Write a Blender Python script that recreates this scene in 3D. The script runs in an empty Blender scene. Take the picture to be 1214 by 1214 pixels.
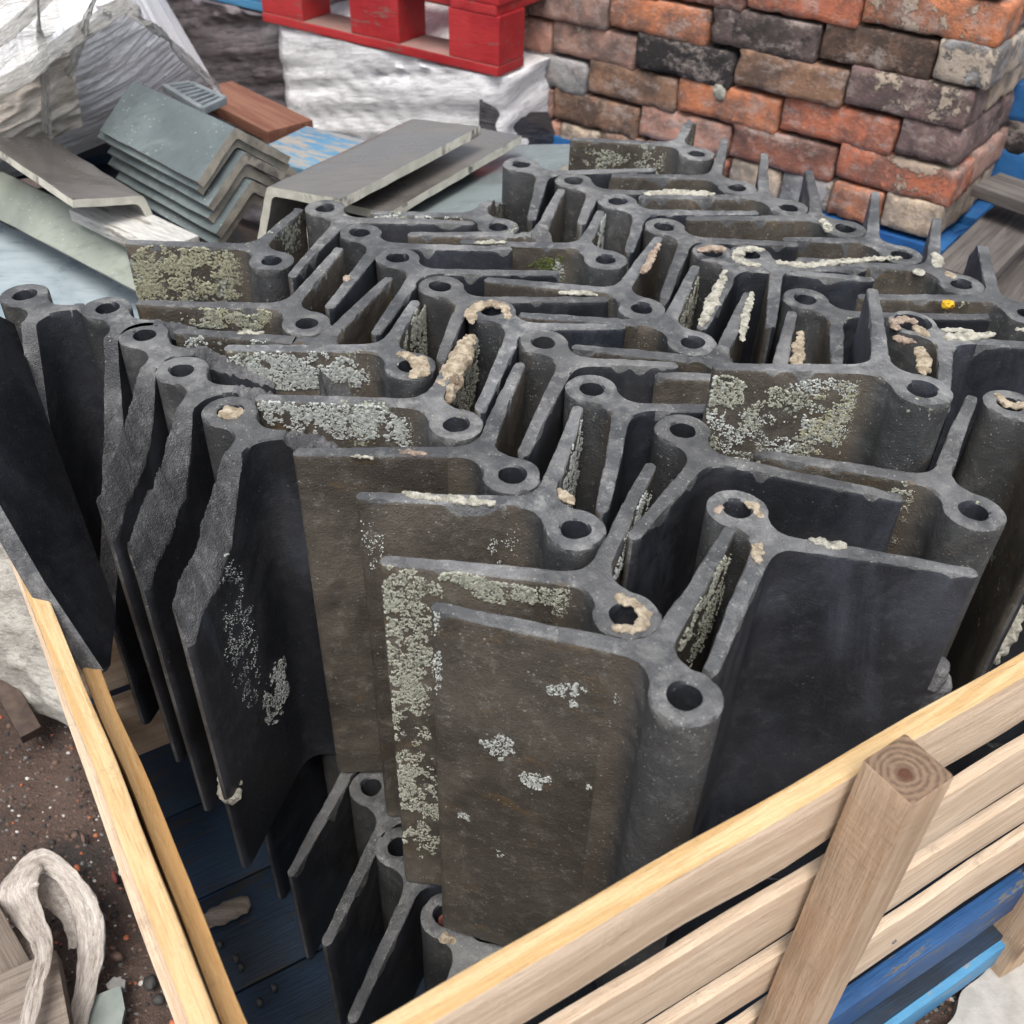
import bpy, bmesh, math, random
from mathutils import Vector, Matrix, noise
S = bpy.context.scene
rnd = random.Random(7)
V = Vector
# ------------------------------------------------------------------ camera
F = 1214.0
nad = V((562 - 607, 2057 - 607, F)).normalized()
up_c = -nad
fw_c = (V((0, 0, 1)) - up_c * up_c.z).normalized()
rt_c = fw_c.cross(up_c)
if rt_c.x < 0: rt_c = -rt_c
ROWS = Matrix((rt_c, fw_c, up_c))            # camera (x right, y down, z forward) -> world
CAMZ = 1.54
cam = bpy.data.cameras.new('camera'); camo = bpy.data.objects.new('camera', cam); S.collection.objects.link(camo)
Rb = Matrix((ROWS @ V((1, 0, 0)), ROWS @ V((0, -1, 0)), ROWS @ V((0, 0, -1)))).transposed()
camo.matrix_world = Matrix.Translation((0, 0, CAMZ)) @ Rb.to_4x4()
cam.sensor_width = 36; cam.lens = 36 * F / 1214; cam.clip_start = 0.02; cam.clip_end = 400
cam.dof.use_dof = True; cam.dof.focus_distance = 1.0; cam.dof.aperture_fstop = 9.0
S.camera = camo
# ------------------------------------------------------------------ light
SUN_EL = 66
w = bpy.data.worlds.new('World'); S.world = w; w.use_nodes = True
nt = w.node_tree; bg = nt.nodes['Background']
sky = nt.nodes.new('ShaderNodeTexSky'); sky.sky_type = 'NISHITA'; sky.sun_disc = False
sky.sun_elevation = math.radians(SUN_EL); sky.sun_rotation = math.radians(177)
sky.air_density = 1.0; sky.dust_density = 4.0; sky.ozone_density = 1.0
hs = nt.nodes.new('ShaderNodeHueSaturation'); hs.inputs['Saturation'].default_value = 0.42
nt.links.new(sky.outputs[0], hs.inputs['Color']); nt.links.new(hs.outputs[0], bg.inputs[0])
bg.inputs[1].default_value = 0.13
sun = bpy.data.lights.new('sun', 'SUN'); sun.energy = 1.6; sun.angle = math.radians(30); sun.color = (1, .97, .92)
suno = bpy.data.objects.new('sun', sun); S.collection.objects.link(suno)
sd = V((-.15, -.42, 1.0)).normalized()          # towards the sun: high, behind the viewer
suno.rotation_euler = (-sd).to_track_quat('-Z', 'Y').to_euler()
S.view_settings.view_transform = 'Standard'; S.view_settings.look = 'None'
S.view_settings.exposure = 0.92; S.view_settings.gamma = 1
S.view_settings.use_curve_mapping = False
S.render.engine = 'CYCLES'

# ------------------------------------------------------------------ helpers
def ray(px, py): return ROWS @ V((px - 607, py - 607, F))
def at(px, py, z):
    d = ray(px, py); return V((0, 0, CAMZ)) + d * ((z - CAMZ) / d.z)
def hit(px, py, p, n):                        # a point of the plane through p
    d = ray(px, py); o = V((0, 0, CAMZ)); return o + d * ((p - o).dot(n) / d.dot(n))
eu = V((0.85, 0.527, 0)).normalized(); ev = V((-eu.y, eu.x, 0))
G0 = .27                                     # ground level
def UV(u, v, z=0.0): return eu * u + ev * v + V((0, 0, z))
def N(p, s, seed=0.0): return noise.noise(V((p[0] * s + seed, p[1] * s - seed * .7, p[2] * s + seed * 1.3)))
def link(o, parent=None):
    S.collection.objects.link(o)
    if parent: o.parent = parent
    return o
def tag(o, label=None, cat=None, group=None, kind=None):
    if label: o['label'] = label
    if cat: o['category'] = cat
    if group: o['group'] = group
    if kind: o['kind'] = kind
    return o
def fix_normals(bm, top):
    bmesh.ops.recalc_face_normals(bm, faces=bm.faces); bm.normal_update()
    if sum(f.normal.z * f.calc_area() for f in bm.faces if f.calc_center_median().z > top) < 0:
        bmesh.ops.reverse_faces(bm, faces=bm.faces)
def mesh_obj(name, bm, mats, parent=None, smooth=None, loc=None):
    bm.normal_update()
    me = bpy.data.meshes.new(name); bm.to_mesh(me); bm.free()
    for m_ in (mats if isinstance(mats, (list, tuple)) else [mats]): me.materials.append(m_)
    if smooth is not None:
        me.shade_smooth() if hasattr(me, 'shade_smooth') else None
        me.set_sharp_from_angle(angle=math.radians(smooth))
    o = bpy.data.objects.new(name, me)
    if loc is not None: o.location = loc
    return link(o, parent)
def empty(name, loc=(0, 0, 0), rot=None):
    o = bpy.data.objects.new(name, None); o.empty_display_size = .05
    o.matrix_world = Matrix.Translation(V(loc)); return link(o)
def grid_faces(bm, rows, mi=0, closed=False, flip=False):
    out = []
    for a, b in zip(rows, rows[1:]):
        n = len(a); rng = range(n if closed else n - 1)
        for i in rng:
            q = [a[i], a[(i + 1) % n], b[(i + 1) % n], b[i]]
            if flip: q.reverse()
            try:
                f = bm.faces.new(q); f.material_index = mi; out.append(f)
            except ValueError: pass
    return out

# ------------------------------------------------------------------ materials
class MT:
    def __init__(s, name):
        s.m = bpy.data.materials.new(name); s.m.use_nodes = True
        s.t = s.m.node_tree; s.b = s.t.nodes['Principled BSDF']; s.o = s.t.nodes['Material Output']
        s._v = None
    def n(s, kind, **kw):
        x = s.t.nodes.new('ShaderNode' + kind)
        for k, v in kw.items():
            if k in x.inputs: x.inputs[k].default_value = v
            else: setattr(x, k, v)
        return x
    def L(s, a, b): s.t.links.new(a, b); return b
    def seed(s):
        a = s.n('Attribute'); a.attribute_type = 'OBJECT'; a.attribute_name = 'seed'; return a.outputs['Fac']
    def attr(s, nm):
        a = s.n('Attribute'); a.attribute_type = 'OBJECT'; a.attribute_name = nm; return a
    def vec(s, scale=(1, 1, 1), coord='Object'):
        tc = s.n('TexCoord'); mp = s.n('Mapping'); mp.inputs['Scale'].default_value = scale
        s.L(tc.outputs[coord], mp.inputs[0])
        cb = s.n('CombineXYZ'); sd_ = s.seed(); mu = s.n('Math', operation='MULTIPLY'); s.L(sd_, mu.inputs[0]); mu.inputs[1].default_value = 7.31
        for i in range(3): s.L(mu.outputs[0], cb.inputs[i])
        ad = s.n('VectorMath', operation='ADD'); s.L(mp.outputs[0], ad.inputs[0]); s.L(cb.outputs[0], ad.inputs[1])
        return ad.outputs[0]
    def noise(s, v, scale, detail=4, rough=.55, dist=0.0):
        x = s.n('TexNoise'); s.L(v, x.inputs['Vector']); x.inputs['Scale'].default_value = scale
        x.inputs['Detail'].default_value = detail; x.inputs['Roughness'].default_value = rough; x.inputs['Distortion'].default_value = dist
        return x.outputs['Fac']
    def vor(s, v, scale, feature='F1', out='Distance'):
        x = s.n('TexVoronoi', feature=feature); s.L(v, x.inputs['Vector']); x.inputs['Scale'].default_value = scale
        return x.outputs[out]
    def ramp(s, f, a, b, smooth=True):
        x = s.n('MapRange'); s.L(f, x.inputs[0]) if not isinstance(f, (int, float)) else None
        x.inputs[1].default_value = a; x.inputs[2].default_value = b
        if smooth: x.interpolation_type = 'SMOOTHSTEP'
        return x.outputs[0]
    def math(s, op, a, b=None):
        x = s.n('Math', operation=op)
        for i, q in enumerate((a, b)):
            if q is None: continue
            if isinstance(q, (int, float)): x.inputs[i].default_value = q
            else: s.L(q, x.inputs[i])
        return x.outputs[0]
    def mix(s, f, a, b):
        x = s.n('Mix', data_type='RGBA')
        if isinstance(f, (int, float)): x.inputs[0].default_value = f
        else: s.L(f, x.inputs[0])
        for i, q in ((6, a), (7, b)):
            if isinstance(q, tuple): x.inputs[i].default_value = (*q, 1)
            else: s.L(q, x.inputs[i])
        return x.outputs[2]
    def bump(s, h, strength=.5, dist=.002, prev=None):
        x = s.n('Bump'); s.L(h, x.inputs['Height']); x.inputs['Strength'].default_value = strength; x.inputs['Distance'].default_value = dist
        if prev is not None: s.L(prev, x.inputs['Normal'])
        return x.outputs[0]
    def done(s, col, rough, nrm=None, spec=.4):
        if isinstance(col, tuple): s.b.inputs['Base Color'].default_value = (*col, 1)
        else: s.L(col, s.b.inputs['Base Color'])
        if isinstance(rough, (int, float)): s.b.inputs['Roughness'].default_value = rough
        else: s.L(rough, s.b.inputs['Roughness'])
        s.b.inputs['Specular IOR Level'].default_value = spec
        if nrm is not None: s.L(nrm, s.b.inputs['Normal'])
        return s.m

def tile_mat(name, c1, c2, c3, rough, lich, bs, spec=.35, ochre=.0):
    m = MT(name); v = m.vec()
    n1 = m.noise(v, 14, 6, .62); n2 = m.noise(v, 70, 7, .7); n3 = m.noise(v, 420, 4, .7)
    c = m.mix(m.ramp(n1, .38, .64), c1, c2)
    c = m.mix(m.math('MULTIPLY', m.ramp(n2, .5, .72), .75), c, c3)
    c = m.mix(m.math('MULTIPLY', m.ramp(n3, .56, .7), .4), c, tuple(x * .3 for x in c1)); n4 = m.noise(v, 700, 2, .6); c = m.mix(m.math('MULTIPLY', m.ramp(n4, .60, .72), .22), c, tuple(min(.5, x * 1.7) for x in c3))
    if name in ('tile_end', 'tile_roll', 'tile_fracture'):
        gm_ = m.n('NewGeometry'); pw_ = m.ramp(gm_.outputs['Pointiness'], .515, .60); pw_ = m.math('MULTIPLY', pw_, m.ramp(n2, .40, .58)); c = m.mix(m.math('MULTIPLY', pw_, .65), c, (.24, .24, .235))
        nw = m.noise(v, 24, 7, .72, .5); c = m.mix(m.math('MULTIPLY', m.ramp(nw, .53, .66), .55), c, (.21, .21, .205) if name == 'tile_end' else tuple(min(1, x * 1.25) for x in c3))
    vs_ = m.math('FRACT', m.math('MULTIPLY', m.math('SINE', m.math('MULTIPLY', m.seed(), 12.99)), 43.7)); c = m.mix(m.math('MULTIPLY', vs_, .38), c, tuple(x * .45 for x in c1)); c = m.mix(m.math('MULTIPLY', m.math('FRACT', m.math('MULTIPLY', vs_, 7.7)), .14), c, (.12, .105, .085))
    nL = m.noise(v, 5.5, 5, .6, .8); c = m.mix(m.math('MULTIPLY', m.ramp(nL, .44, .60), .6), c, tuple(x * .45 for x in c1)); damp = m.ramp(nL, .44, .60)
    if ochre:
        no = m.noise(m.vec((1, 1, 1.6)), 22, 6, .7); c = m.mix(m.math('MULTIPLY', m.ramp(no, .56, .74), ochre), c, (.20, .115, .03))
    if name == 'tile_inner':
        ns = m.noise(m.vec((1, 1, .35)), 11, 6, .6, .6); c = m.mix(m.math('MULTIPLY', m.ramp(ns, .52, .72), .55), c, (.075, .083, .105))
    if name == 'tile_roll':
        tc = m.n('TexCoord'); sx = m.n('SeparateXYZ'); m.L(tc.outputs['Object'], sx.inputs[0]); ln = m.math('SQRT', m.math('ADD', m.math('MULTIPLY', sx.outputs[0], sx.outputs[0]), m.math('MULTIPLY', sx.outputs[1], sx.outputs[1])))
        ln = m.math('ADD', ln, m.math('MULTIPLY', m.math('SUBTRACT', n2, .5), .03)); c = m.mix(m.ramp(ln, .030, .052), c, m.mix(m.ramp(n1, .38, .64), (.072, .060, .048), (.105, .090, .072)))
    h = m.math('ADD', m.math('MULTIPLY', n2, .6), m.math('MULTIPLY', n3, .5))
    # lichen crust: clumps inside broad patches
    amt = m.attr('lichen').outputs['Fac']
    nb = m.noise(v, 17, 5, .6, .4); cell = m.vor(v, 230); nf = m.noise(v, 160, 5, .7)
    th = m.math('SUBTRACT', .705, m.math('MULTIPLY', amt, .36 * lich))
    k = m.math('SUBTRACT', m.math('ADD', m.math('MULTIPLY', nb, .62), m.math('MULTIPLY', nf, .38)), th)
    k = m.math('ADD', k, m.math('MULTIPLY', m.math('SUBTRACT', .35, cell), .10))
    mask = m.ramp(k, .0, .018)
    lc = m.mix(m.ramp(m.noise(v, 30, 3, .5), .4, .6), (.36, .38, .34), (.36, .36, .25))
    lc = m.mix(m.ramp(cell, .1, .6), lc, (.20, .21, .17))
    c = m.mix(mask, c, lc)
    # isolated tiny specks
    sq = m.math('LESS_THAN', m.vor(v, 240), .16); c = m.mix(m.math('MULTIPLY', m.math('MULTIPLY', sq, m.ramp(n2, .44, .56)), .85 if name in ('tile_end', 'tile_roll', 'tile_fracture') else (.6 if name == 'tile_outer' else .08)), c, (.27, .27, .245))
    sp = m.math('LESS_THAN', m.vor(v, 95), .10); sp = m.math('MULTIPLY', sp, m.ramp(m.noise(v, 30, 2), .45, .6))
    c = m.mix(m.math('MULTIPLY', sp, .55 * min(1, lich + (.3 if name != 'tile_black' else 0))), c, (.36, .37, .33))
    h2 = m.math('ADD', h, m.math('MULTIPLY', mask, 1.4)); h2 = m.math('ADD', h2, m.math('MULTIPLY', m.noise(v, 45, 4), 1.2))
    r = m.math('ADD', m.math('MULTIPLY', n2, .3), rough - .1); r = m.math('ADD', r, m.math('MULTIPLY', mask, .3)); r = m.math('SUBTRACT', r, m.math('MULTIPLY', damp, .20))
    return m.done(c, r, m.bump(m.math('ADD', h2, m.math('MULTIPLY', n4, .5)), bs, .0022), spec)

M = {}
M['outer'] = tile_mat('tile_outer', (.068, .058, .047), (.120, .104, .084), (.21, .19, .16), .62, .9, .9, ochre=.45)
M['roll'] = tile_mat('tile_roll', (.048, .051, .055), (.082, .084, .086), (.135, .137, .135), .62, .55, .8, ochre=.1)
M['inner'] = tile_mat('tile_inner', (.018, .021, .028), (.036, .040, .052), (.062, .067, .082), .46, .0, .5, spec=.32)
M['end'] = tile_mat('tile_end', (.066, .069, .075), (.180, .183, .187), (.36, .36, .35), .6, .62, 1.0)
M['frac'] = tile_mat('tile_fracture', (.080, .083, .092), (.18, .182, .192), (.34, .335, .34), .55, .3, 1.5)
TM = [M['outer'], M['inner'], M['end'], M['roll'], M['frac']]
def flat_mat(name, c1, c2, sc=40, rough=.8, bs=.6, bd=.002, c3=None, scale=(1, 1, 1), spec=.3):
    m = MT(name); v = m.vec(scale); n1 = m.noise(v, sc, 6, .6); n2 = m.noise(v, sc * 6, 4, .7)
    c = m.mix(m.ramp(n1, .35, .65), c1, c2)
    if c3: c = m.mix(m.ramp(m.noise(v, sc * .4, 5, .7, .3), .55, .66), c, c3)
    return m.done(c, rough, m.bump(m.math('ADD', n1, m.math('MULTIPLY', n2, .5)), bs, bd), spec)
M['lich_w'] = flat_mat('lichen_pale', (.27, .285, .27), (.56, .58, .55), 260, .95, 1)
M['lich_g'] = flat_mat('lichen_green_grey', (.20, .205, .165), (.46, .465, .39), 260, .95, 1)
M['lich_y'] = flat_mat('lichen_yellow', (.22, .22, .155), (.48, .47, .34), 260, .95, 1)
M['lich_o'] = flat_mat('lichen_orange', (.55, .3, .02), (.7, .42, .03), 150, .9, 1)
M['moss'] = flat_mat('moss', (.04, .06, .015), (.11, .13, .03), 200, .95, 1)
M['mortar'] = flat_mat('mortar', (.25, .20, .14), (.47, .40, .30), 120, .92, 1, .004, (.16, .12, .085))
M['mortar_p'] = flat_mat('mortar_pink', (.25, .185, .14), (.41, .33, .265), 120, .92, 1, .004, (.14, .11, .09))
M['mortar_w'] = flat_mat('mortar_pale', (.28, .27, .22), (.50, .48, .41), 120, .92, 1, .004, (.16, .155, .13))

def wood_mat(name, a, b, dark, knots=True, gr=1.0, rough=.75):
    m = MT(name); v = m.vec((1, 1, 1)); vs = m.vec((.8, 15, 15))
    wv = m.noise(vs, 5.5 * gr, 6, .62, .7); fine = m.noise(m.vec((3, 90, 90)), 9, 3, .7)
    big = m.noise(v, 4, 3, .5)
    c = m.mix(m.ramp(wv, .38, .62), a, b)
    c = m.mix(m.math('MULTIPLY', m.ramp(fine, .52, .7), .45), c, dark)
    c = m.mix(m.math('MULTIPLY', m.ramp(big, .5, .72), .35), c, tuple(x * .72 for x in a))
    if knots:
        kv = m.vor(m.vec((2.6, 9, 9)), 1.5); c = m.mix(m.ramp(kv, .15, .05), c, tuple(x * .75 for x in dark))
    st = m.noise(v, 26, 5, .7); c = m.mix(m.math('MULTIPLY', m.ramp(st, .6, .72), .3), c, (.13, .10, .075))
    return m.done(c, rough, m.bump(m.math('ADD', m.math('ADD', wv, m.math('MULTIPLY', fine, 1.0)), m.math('MULTIPLY', m.noise(m.vec((60, 6, 6)), 4, 3, .6), .6)), .8, .0018), .25)
M['pine'] = wood_mat('pine_board', (.54, .40, .28), (.68, .535, .40), (.34, .22, .13))
M['pine_y'] = wood_mat('pine_board_yellow', (.47, .30, .135), (.58, .42, .23), (.33, .19, .08), gr=1.3)
M['pine_o'] = wood_mat('pine_board_orange', (.46, .26, .10), (.55, .35, .16), (.30, .16, .06), gr=1.2)
M['post'] = wood_mat('pine_post', (.40, .275, .18), (.52, .38, .265), (.25, .16, .10))
M['old'] = wood_mat('weathered_wood', (.15, .12, .10), (.26, .22, .185), (.08, .06, .05))
M['redwood'] = wood_mat('red_brown_plank', (.15, .06, .038), (.21, .10, .065), (.08, .03, .025), knots=False)
def endgrain():
    m = MT('end_grain'); v = m.vec((1, 1, 1)); tc = m.n('TexCoord')
    s_ = m.n('SeparateXYZ'); m.L(tc.outputs['Object'], s_.inputs[0])
    dx = m.math('ADD', s_.outputs[0], .006); dy = m.math('ADD', m.math('MULTIPLY', s_.outputs[1], 1.15), .004)
    r = m.math('SQRT', m.math('ADD', m.math('MULTIPLY', dx, dx), m.math('MULTIPLY', dy, dy)))
    r = m.math('ADD', r, m.math('MULTIPLY', m.noise(v, 45, 5, .6), .010)); fr_ = m.math('MULTIPLY', m.math('POWER', r, .8), 700.0)
    wv = m.math('SINE', fr_); gr = m.noise(v, 260, 4, .7)
    c = m.mix(m.ramp(wv, -.6, 1.2), (.235, .155, .10), (.125, .078, .05)); c = m.mix(m.math('MULTIPLY', m.ramp(gr, .45, .65), .5), c, (.30, .215, .15))
    c = m.mix(m.math('MULTIPLY', m.ramp(m.noise(v, 14, 4), .45, .65), .35), c, (.07, .05, .04))
    c = m.mix(m.ramp(r, .0125, .0095), c, (.085, .04, .025))
    return m.done(c, .9, m.bump(m.math('ADD', m.math('MULTIPLY', wv, .5), gr), .6, .001), .2)
M['endgrain'] = endgrain()
def paint_mat(name, c1, c2, under, wear=.62, rough=.55):
    m = MT(name); v = m.vec((1, 5, 5)); n1 = m.noise(m.vec(), 6, 5, .6); n2 = m.noise(v, 14, 7, .75)
    c = m.mix(m.ramp(n1, .35, .65), c1, c2); c = m.mix(m.ramp(n2, wear, wear + .05), c, under)
    g = m.noise(m.vec((4, 60, 60)), 6, 3); c = m.mix(m.math('MULTIPLY', m.ramp(g, .5, .7), .3), c, tuple(x * .4 for x in c1))
    return m.done(c, rough, m.bump(m.math('ADD', g, n2), .5, .0015), .4)
M['blue'] = paint_mat('blue_paint', (.010, .060, .20), (.025, .13, .32), (.16, .15, .14), .62)
M['blue_m'] = paint_mat('deep_blue_paint', (.010, .040, .12), (.018, .075, .20), (.10, .10, .095), .56)
M['blue_d'] = paint_mat('grimy_shaded_blue_paint', (.007, .014, .026), (.010, .028, .058), (.022, .020, .018), .56, .6)  # near-black navy: grime plus the shade of enclosed decks, put into the colour
M['blue_l'] = paint_mat('pale_blue_paint', (.04, .17, .33), (.075, .24, .40), (.24, .23, .21), .57)
M['red'] = paint_mat('red_paint', (.30, .012, .016), (.42, .03, .032), (.20, .085, .07), .58)
M['reddeck'] = paint_mat('worn_red_deck', (.30, .17, .15), (.20, .13, .11), (.33, .05, .05), .6)
def film_mat(name, dark, light, lo, hi, streak=(1, 14, 1), rough=.32, amt=1.0):
    m = MT(name); tc = m.n('TexCoord'); mp = m.n('Mapping'); mp.inputs['Scale'].default_value = streak
    m.L(tc.outputs['UV'], mp.inputs[0])
    v = mp.outputs[0]; n1 = m.noise(v, 3.5, 8, .7, .35); n2 = m.noise(v, 13, 6, .7, .3); n3 = m.noise(v, 34, 5, .7)
    vb = m.n('Mapping'); m.L(tc.outputs['UV'], vb.inputs[0]); n0 = m.noise(vb.outputs[0], 3.2, 6, .62, .6)
    ln = lambda n, w_: m.math('SUBTRACT', 1.0, m.ramp(m.math('ABSOLUTE', m.math('SUBTRACT', n, .5)), .0, w_))
    k = m.math('ADD', m.math('MULTIPLY', n1, .3), m.math('ADD', m.math('MULTIPLY', n2, .3), m.math('MULTIPLY', n0, .4)))
    c = m.mix(m.ramp(k, lo, hi), dark, light)
    mid = tuple((a + b) / 2 for a, b in zip(dark, light))
    c = m.mix(m.math('MULTIPLY', ln(n2, .035), .55), c, tuple(min(.85, x * 1.15 + .02) for x in light)); c = m.mix(m.math('MULTIPLY', ln(n3, .03), .35), c, mid)
    c = m.mix(m.math('MULTIPLY', ln(n1, .03), .5), c, tuple(x * .75 for x in dark))
    return m.done(c, rough, m.bump(m.math('ADD', n1, m.math('ADD', n2, m.math('MULTIPLY', n3, .4))), .55, .006 * amt), .7)
M['film'] = film_mat('stretch_film_over_goods', (.34, .34, .36), (.88, .87, .88), .35, .52, (1, 11, 1), .22)
M['film_l'] = film_mat('pale_stretch_film', (.42, .415, .43), (.84, .83, .83), .34, .56, (1.3, 8, 1), .22)
M['film_d'] = film_mat('dark_stretch_film', (.045, .038, .042), (.22, .185, .19), .42, .62, (1, 8, 1), .35)
M['film_k'] = film_mat('black_stretch_film', (.015, .015, .017), (.12, .115, .12), .45, .66, (1, 10, 1), .3)
M['film_b'] = film_mat('beige_bag_film', (.33, .28, .23), (.66, .60, .53), .38, .6, (1, 4, 1), .3)
M['film_g'] = film_mat('grubby_film', (.17, .16, .14), (.45, .43, .39), .38, .62, (1, 2.5, 1), .45)
M['strap'] = film_mat('dirty_strip_film', (.20, .165, .14), (.52, .475, .43), .38, .60, (1.5, 3, 1), .18, .35)
def clear_film():
    m = MT('clear_film'); v = m.vec((1, 1, 1)); tc = m.n('TexCoord'); mp = m.n('Mapping'); mp.inputs['Scale'].default_value = (1, 9, 1)
    m.L(tc.outputs['UV'], mp.inputs[0]); n1 = m.noise(mp.outputs[0], 5, 6, .65, .6)
    m.done((.74, .72, .68), .3, m.bump(n1, 1, .01), .6)
    a = m.math('ADD', m.math('MULTIPLY', m.ramp(n1, .42, .62), .6), .3); m.L(a, m.b.inputs['Alpha'])
    return m.m
M['clear'] = clear_film()
def slate(name, a, b, rough=.35, speck=.0):
    m = MT(name); v = m.vec(); n1 = m.noise(v, 6, 6, .6, .3); n2 = m.noise(v, 60, 5, .6); n3 = m.noise(m.vec((2, 14, 14)), 7, 4)
    c = m.mix(m.ramp(n1, .36, .64), a, b)
    c = m.mix(m.math('MULTIPLY', m.ramp(n3, .5, .7), .3), c, tuple(x * .6 for x in a))
    if speck:
        sp = m.math('LESS_THAN', m.vor(m.vec((1, 2.5, 2.5)), 60), .14); sp = m.math('MULTIPLY', sp, m.ramp(m.noise(v, 12, 3), .42, .58))
        c = m.mix(m.math('MULTIPLY', sp, speck), c, (.5, .55, .53))
    r = m.math('ADD', m.math('MULTIPLY', m.ramp(n1, .4, .6), .25), rough - .1)
    return m.done(c, r, m.bump(m.math('ADD', n2, n3), .3, .001), .5)
M['slate'] = slate('grey_ridge', (.095, .115, .118), (.16, .19, .19), .4, .6)
M['slate_d'] = slate('brown_grey_ridge', (.075, .068, .062), (.125, .115, .105), .27)
M['slate_g'] = slate('green_grey_ridge', (.17, .185, .155), (.25, .27, .23), .38, .5)
M['slate_side'] = slate('ridge_inside', (.12, .12, .11), (.22, .215, .20), .6)
M['slate_cut'] = flat_mat('cut_edge', (.40, .39, .33), (.52, .50, .43), 40, .8, .6, .002, (.12, .11, .10))
M['wet'] = slate('wet_pale_slab', (.17, .22, .25), (.33, .385, .41), .22)

def brick_mat():
    m = MT('old_brick'); v = m.vec(); tint = m.attr('tint').outputs['Color']
    n1 = m.noise(v, 13, 6, .65); n2 = m.noise(v, 70, 6, .7); n3 = m.noise(v, 260, 3, .7); nb = m.noise(v, 7, 5, .7, .5)
    hs_ = m.n('HueSaturation'); m.L(tint, hs_.inputs['Color']); hs_.inputs['Value'].default_value = .42; hs_.inputs['Saturation'].default_value = .75
    c = m.mix(m.ramp(n1, .38, .62), tint, hs_.outputs[0])
    h3 = m.n('HueSaturation'); m.L(tint, h3.inputs['Color']); h3.inputs['Value'].default_value = 1.5
    c = m.mix(m.math('MULTIPLY', m.ramp(n2, .52, .7), .6), c, h3.outputs[0])
    sc = m.attr('scorch').outputs['Fac']
    th = m.math('SUBTRACT', .78, m.math('MULTIPLY', sc, .42)); c = m.mix(m.ramp(m.math('SUBTRACT', nb, th), -.03, .06), c, (.028, .025, .026))
    mo = m.attr('mortar').outputs['Fac']
    nm = m.noise(m.vec((1, 1.2, 1)), 9, 7, .7, .3); th2 = m.math('SUBTRACT', .735, m.math('MULTIPLY', mo, .36))
    mk = m.ramp(m.math('SUBTRACT', m.math('ADD', m.math('MULTIPLY', nm, .8), m.math('MULTIPLY', n2, .2)), th2), 0, .03)
    c = m.mix(m.math('MULTIPLY', mk, .85), c, (.40, .33, .26))
    c = m.mix(m.math('MULTIPLY', m.ramp(n3, .58, .7), .6), c, (.05, .03, .025))
    nd = m.noise(m.vec((1, 1, 1.5)), 20, 8, .8); c = m.mix(m.math('MULTIPLY', m.ramp(nd, .49, .64), .6), c, (.40, .335, .30))
    h = m.math('ADD', m.math('ADD', n2, m.math('MULTIPLY', n3, .5)), m.math('ADD', m.math('MULTIPLY', mk, 1.0), n1))
    return m.done(c, .85, m.bump(h, .9, .004), .25)
M['brick'] = brick_mat()
def soil_mat():
    m = MT('wet_soil'); v = m.vec(); n1 = m.noise(v, 5, 6, .6); n2 = m.noise(v, 45, 7, .7); n3 = m.noise(v, 190, 4, .7)
    c = m.mix(m.ramp(n1, .35, .65), (.055, .036, .029), (.105, .070, .056)); c = m.mix(m.math('MULTIPLY', m.ramp(n2, .52, .7), .6), c, (.15, .10, .08))
    c = m.mix(m.ramp(m.noise(v, 3.5, 4), .56, .66), c, (.036, .032, .03))
    c = m.mix(m.math('MULTIPLY', m.ramp(n3, .6, .7), .6), c, (.20, .16, .13))
    r = m.math('ADD', m.math('MULTIPLY', n2, .5), .35)
    return m.done(c, r, m.bump(m.math('ADD', m.math('MULTIPLY', n2, 1.5), n3), 1, .006), .4)
M['soil'] = soil_mat()
M['concrete'] = flat_mat('concrete', (.27, .26, .24), (.36, .345, .32), 25, .85, .8, .003, (.30, .28, .25))
M['pebble'] = [flat_mat('pebble_%s' % k, c, tuple(x * 1.4 for x in c), 60, .6, .5, .002) for k, c in
               (('brown', (.10, .065, .05)), ('grey', (.13, .125, .12)), ('dark', (.03, .028, .027)), ('orange', (.32, .10, .05)), ('pale', (.42, .40, .37)))]
M['seaslate'] = flat_mat('grey_green_slate', (.17, .20, .185), (.23, .26, .24), 30, .6, .4)
M['green_panel'] = flat_mat('grey_green_cast_panel', (.16, .19, .18), (.24, .27, .255), 20, .5, .4)

# ------------------------------------------------------------------ basic builders
def box_bm(bm, dims, mat=Matrix.Identity(4), bev=.0, seg=2, div=(1, 1, 1), amp=.0, ns=20, seed=0, mi=0, endmi=None, topmi=None):
    """box with subdivided, slightly irregular faces; dims = full sizes, centred"""
    b = bmesh.new(); bmesh.ops.create_cube(b, size=1)
    for ax in range(3):
        k = div[ax]
        if k > 1:
            es = [e for e in b.edges if abs((e.verts[0].co - e.verts[1].co)[ax]) > 1e-4 and abs(abs((e.verts[0].co - e.verts[1].co)[ax]) - 1) < 1e-4]
            bmesh.ops.subdivide_edges(b, edges=es, cuts=k - 1, use_grid_fill=True)
    for v in b.verts: v.co = V((v.co.x * dims[0], v.co.y * dims[1], v.co.z * dims[2]))
    if bev:
        es = [e for e in b.edges if e.is_manifold and e.calc_face_angle(0) > .5]
        bmesh.ops.bevel(b, geom=es, offset=bev, segments=seg, affect='EDGES', profile=.6)
    b.normal_update()
    for f in b.faces:
        f.material_index = mi
        if endmi is not None and abs(f.normal.x) > .8: f.material_index = endmi
        if topmi is not None and f.normal.z > .8: f.material_index = topmi
    if amp:
        for v in b.verts:
            nv = noise.noise_vector(v.co * ns + V((seed, seed * 2, -seed)))
            v.co += nv * amp
    vm = {}
    for v in b.verts: vm[v] = bm.verts.new(mat @ v.co)
    for f in b.faces:
        nf = bm.faces.new([vm[v] for v in f.verts]); nf.material_index = f.material_index
    b.free()
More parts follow.
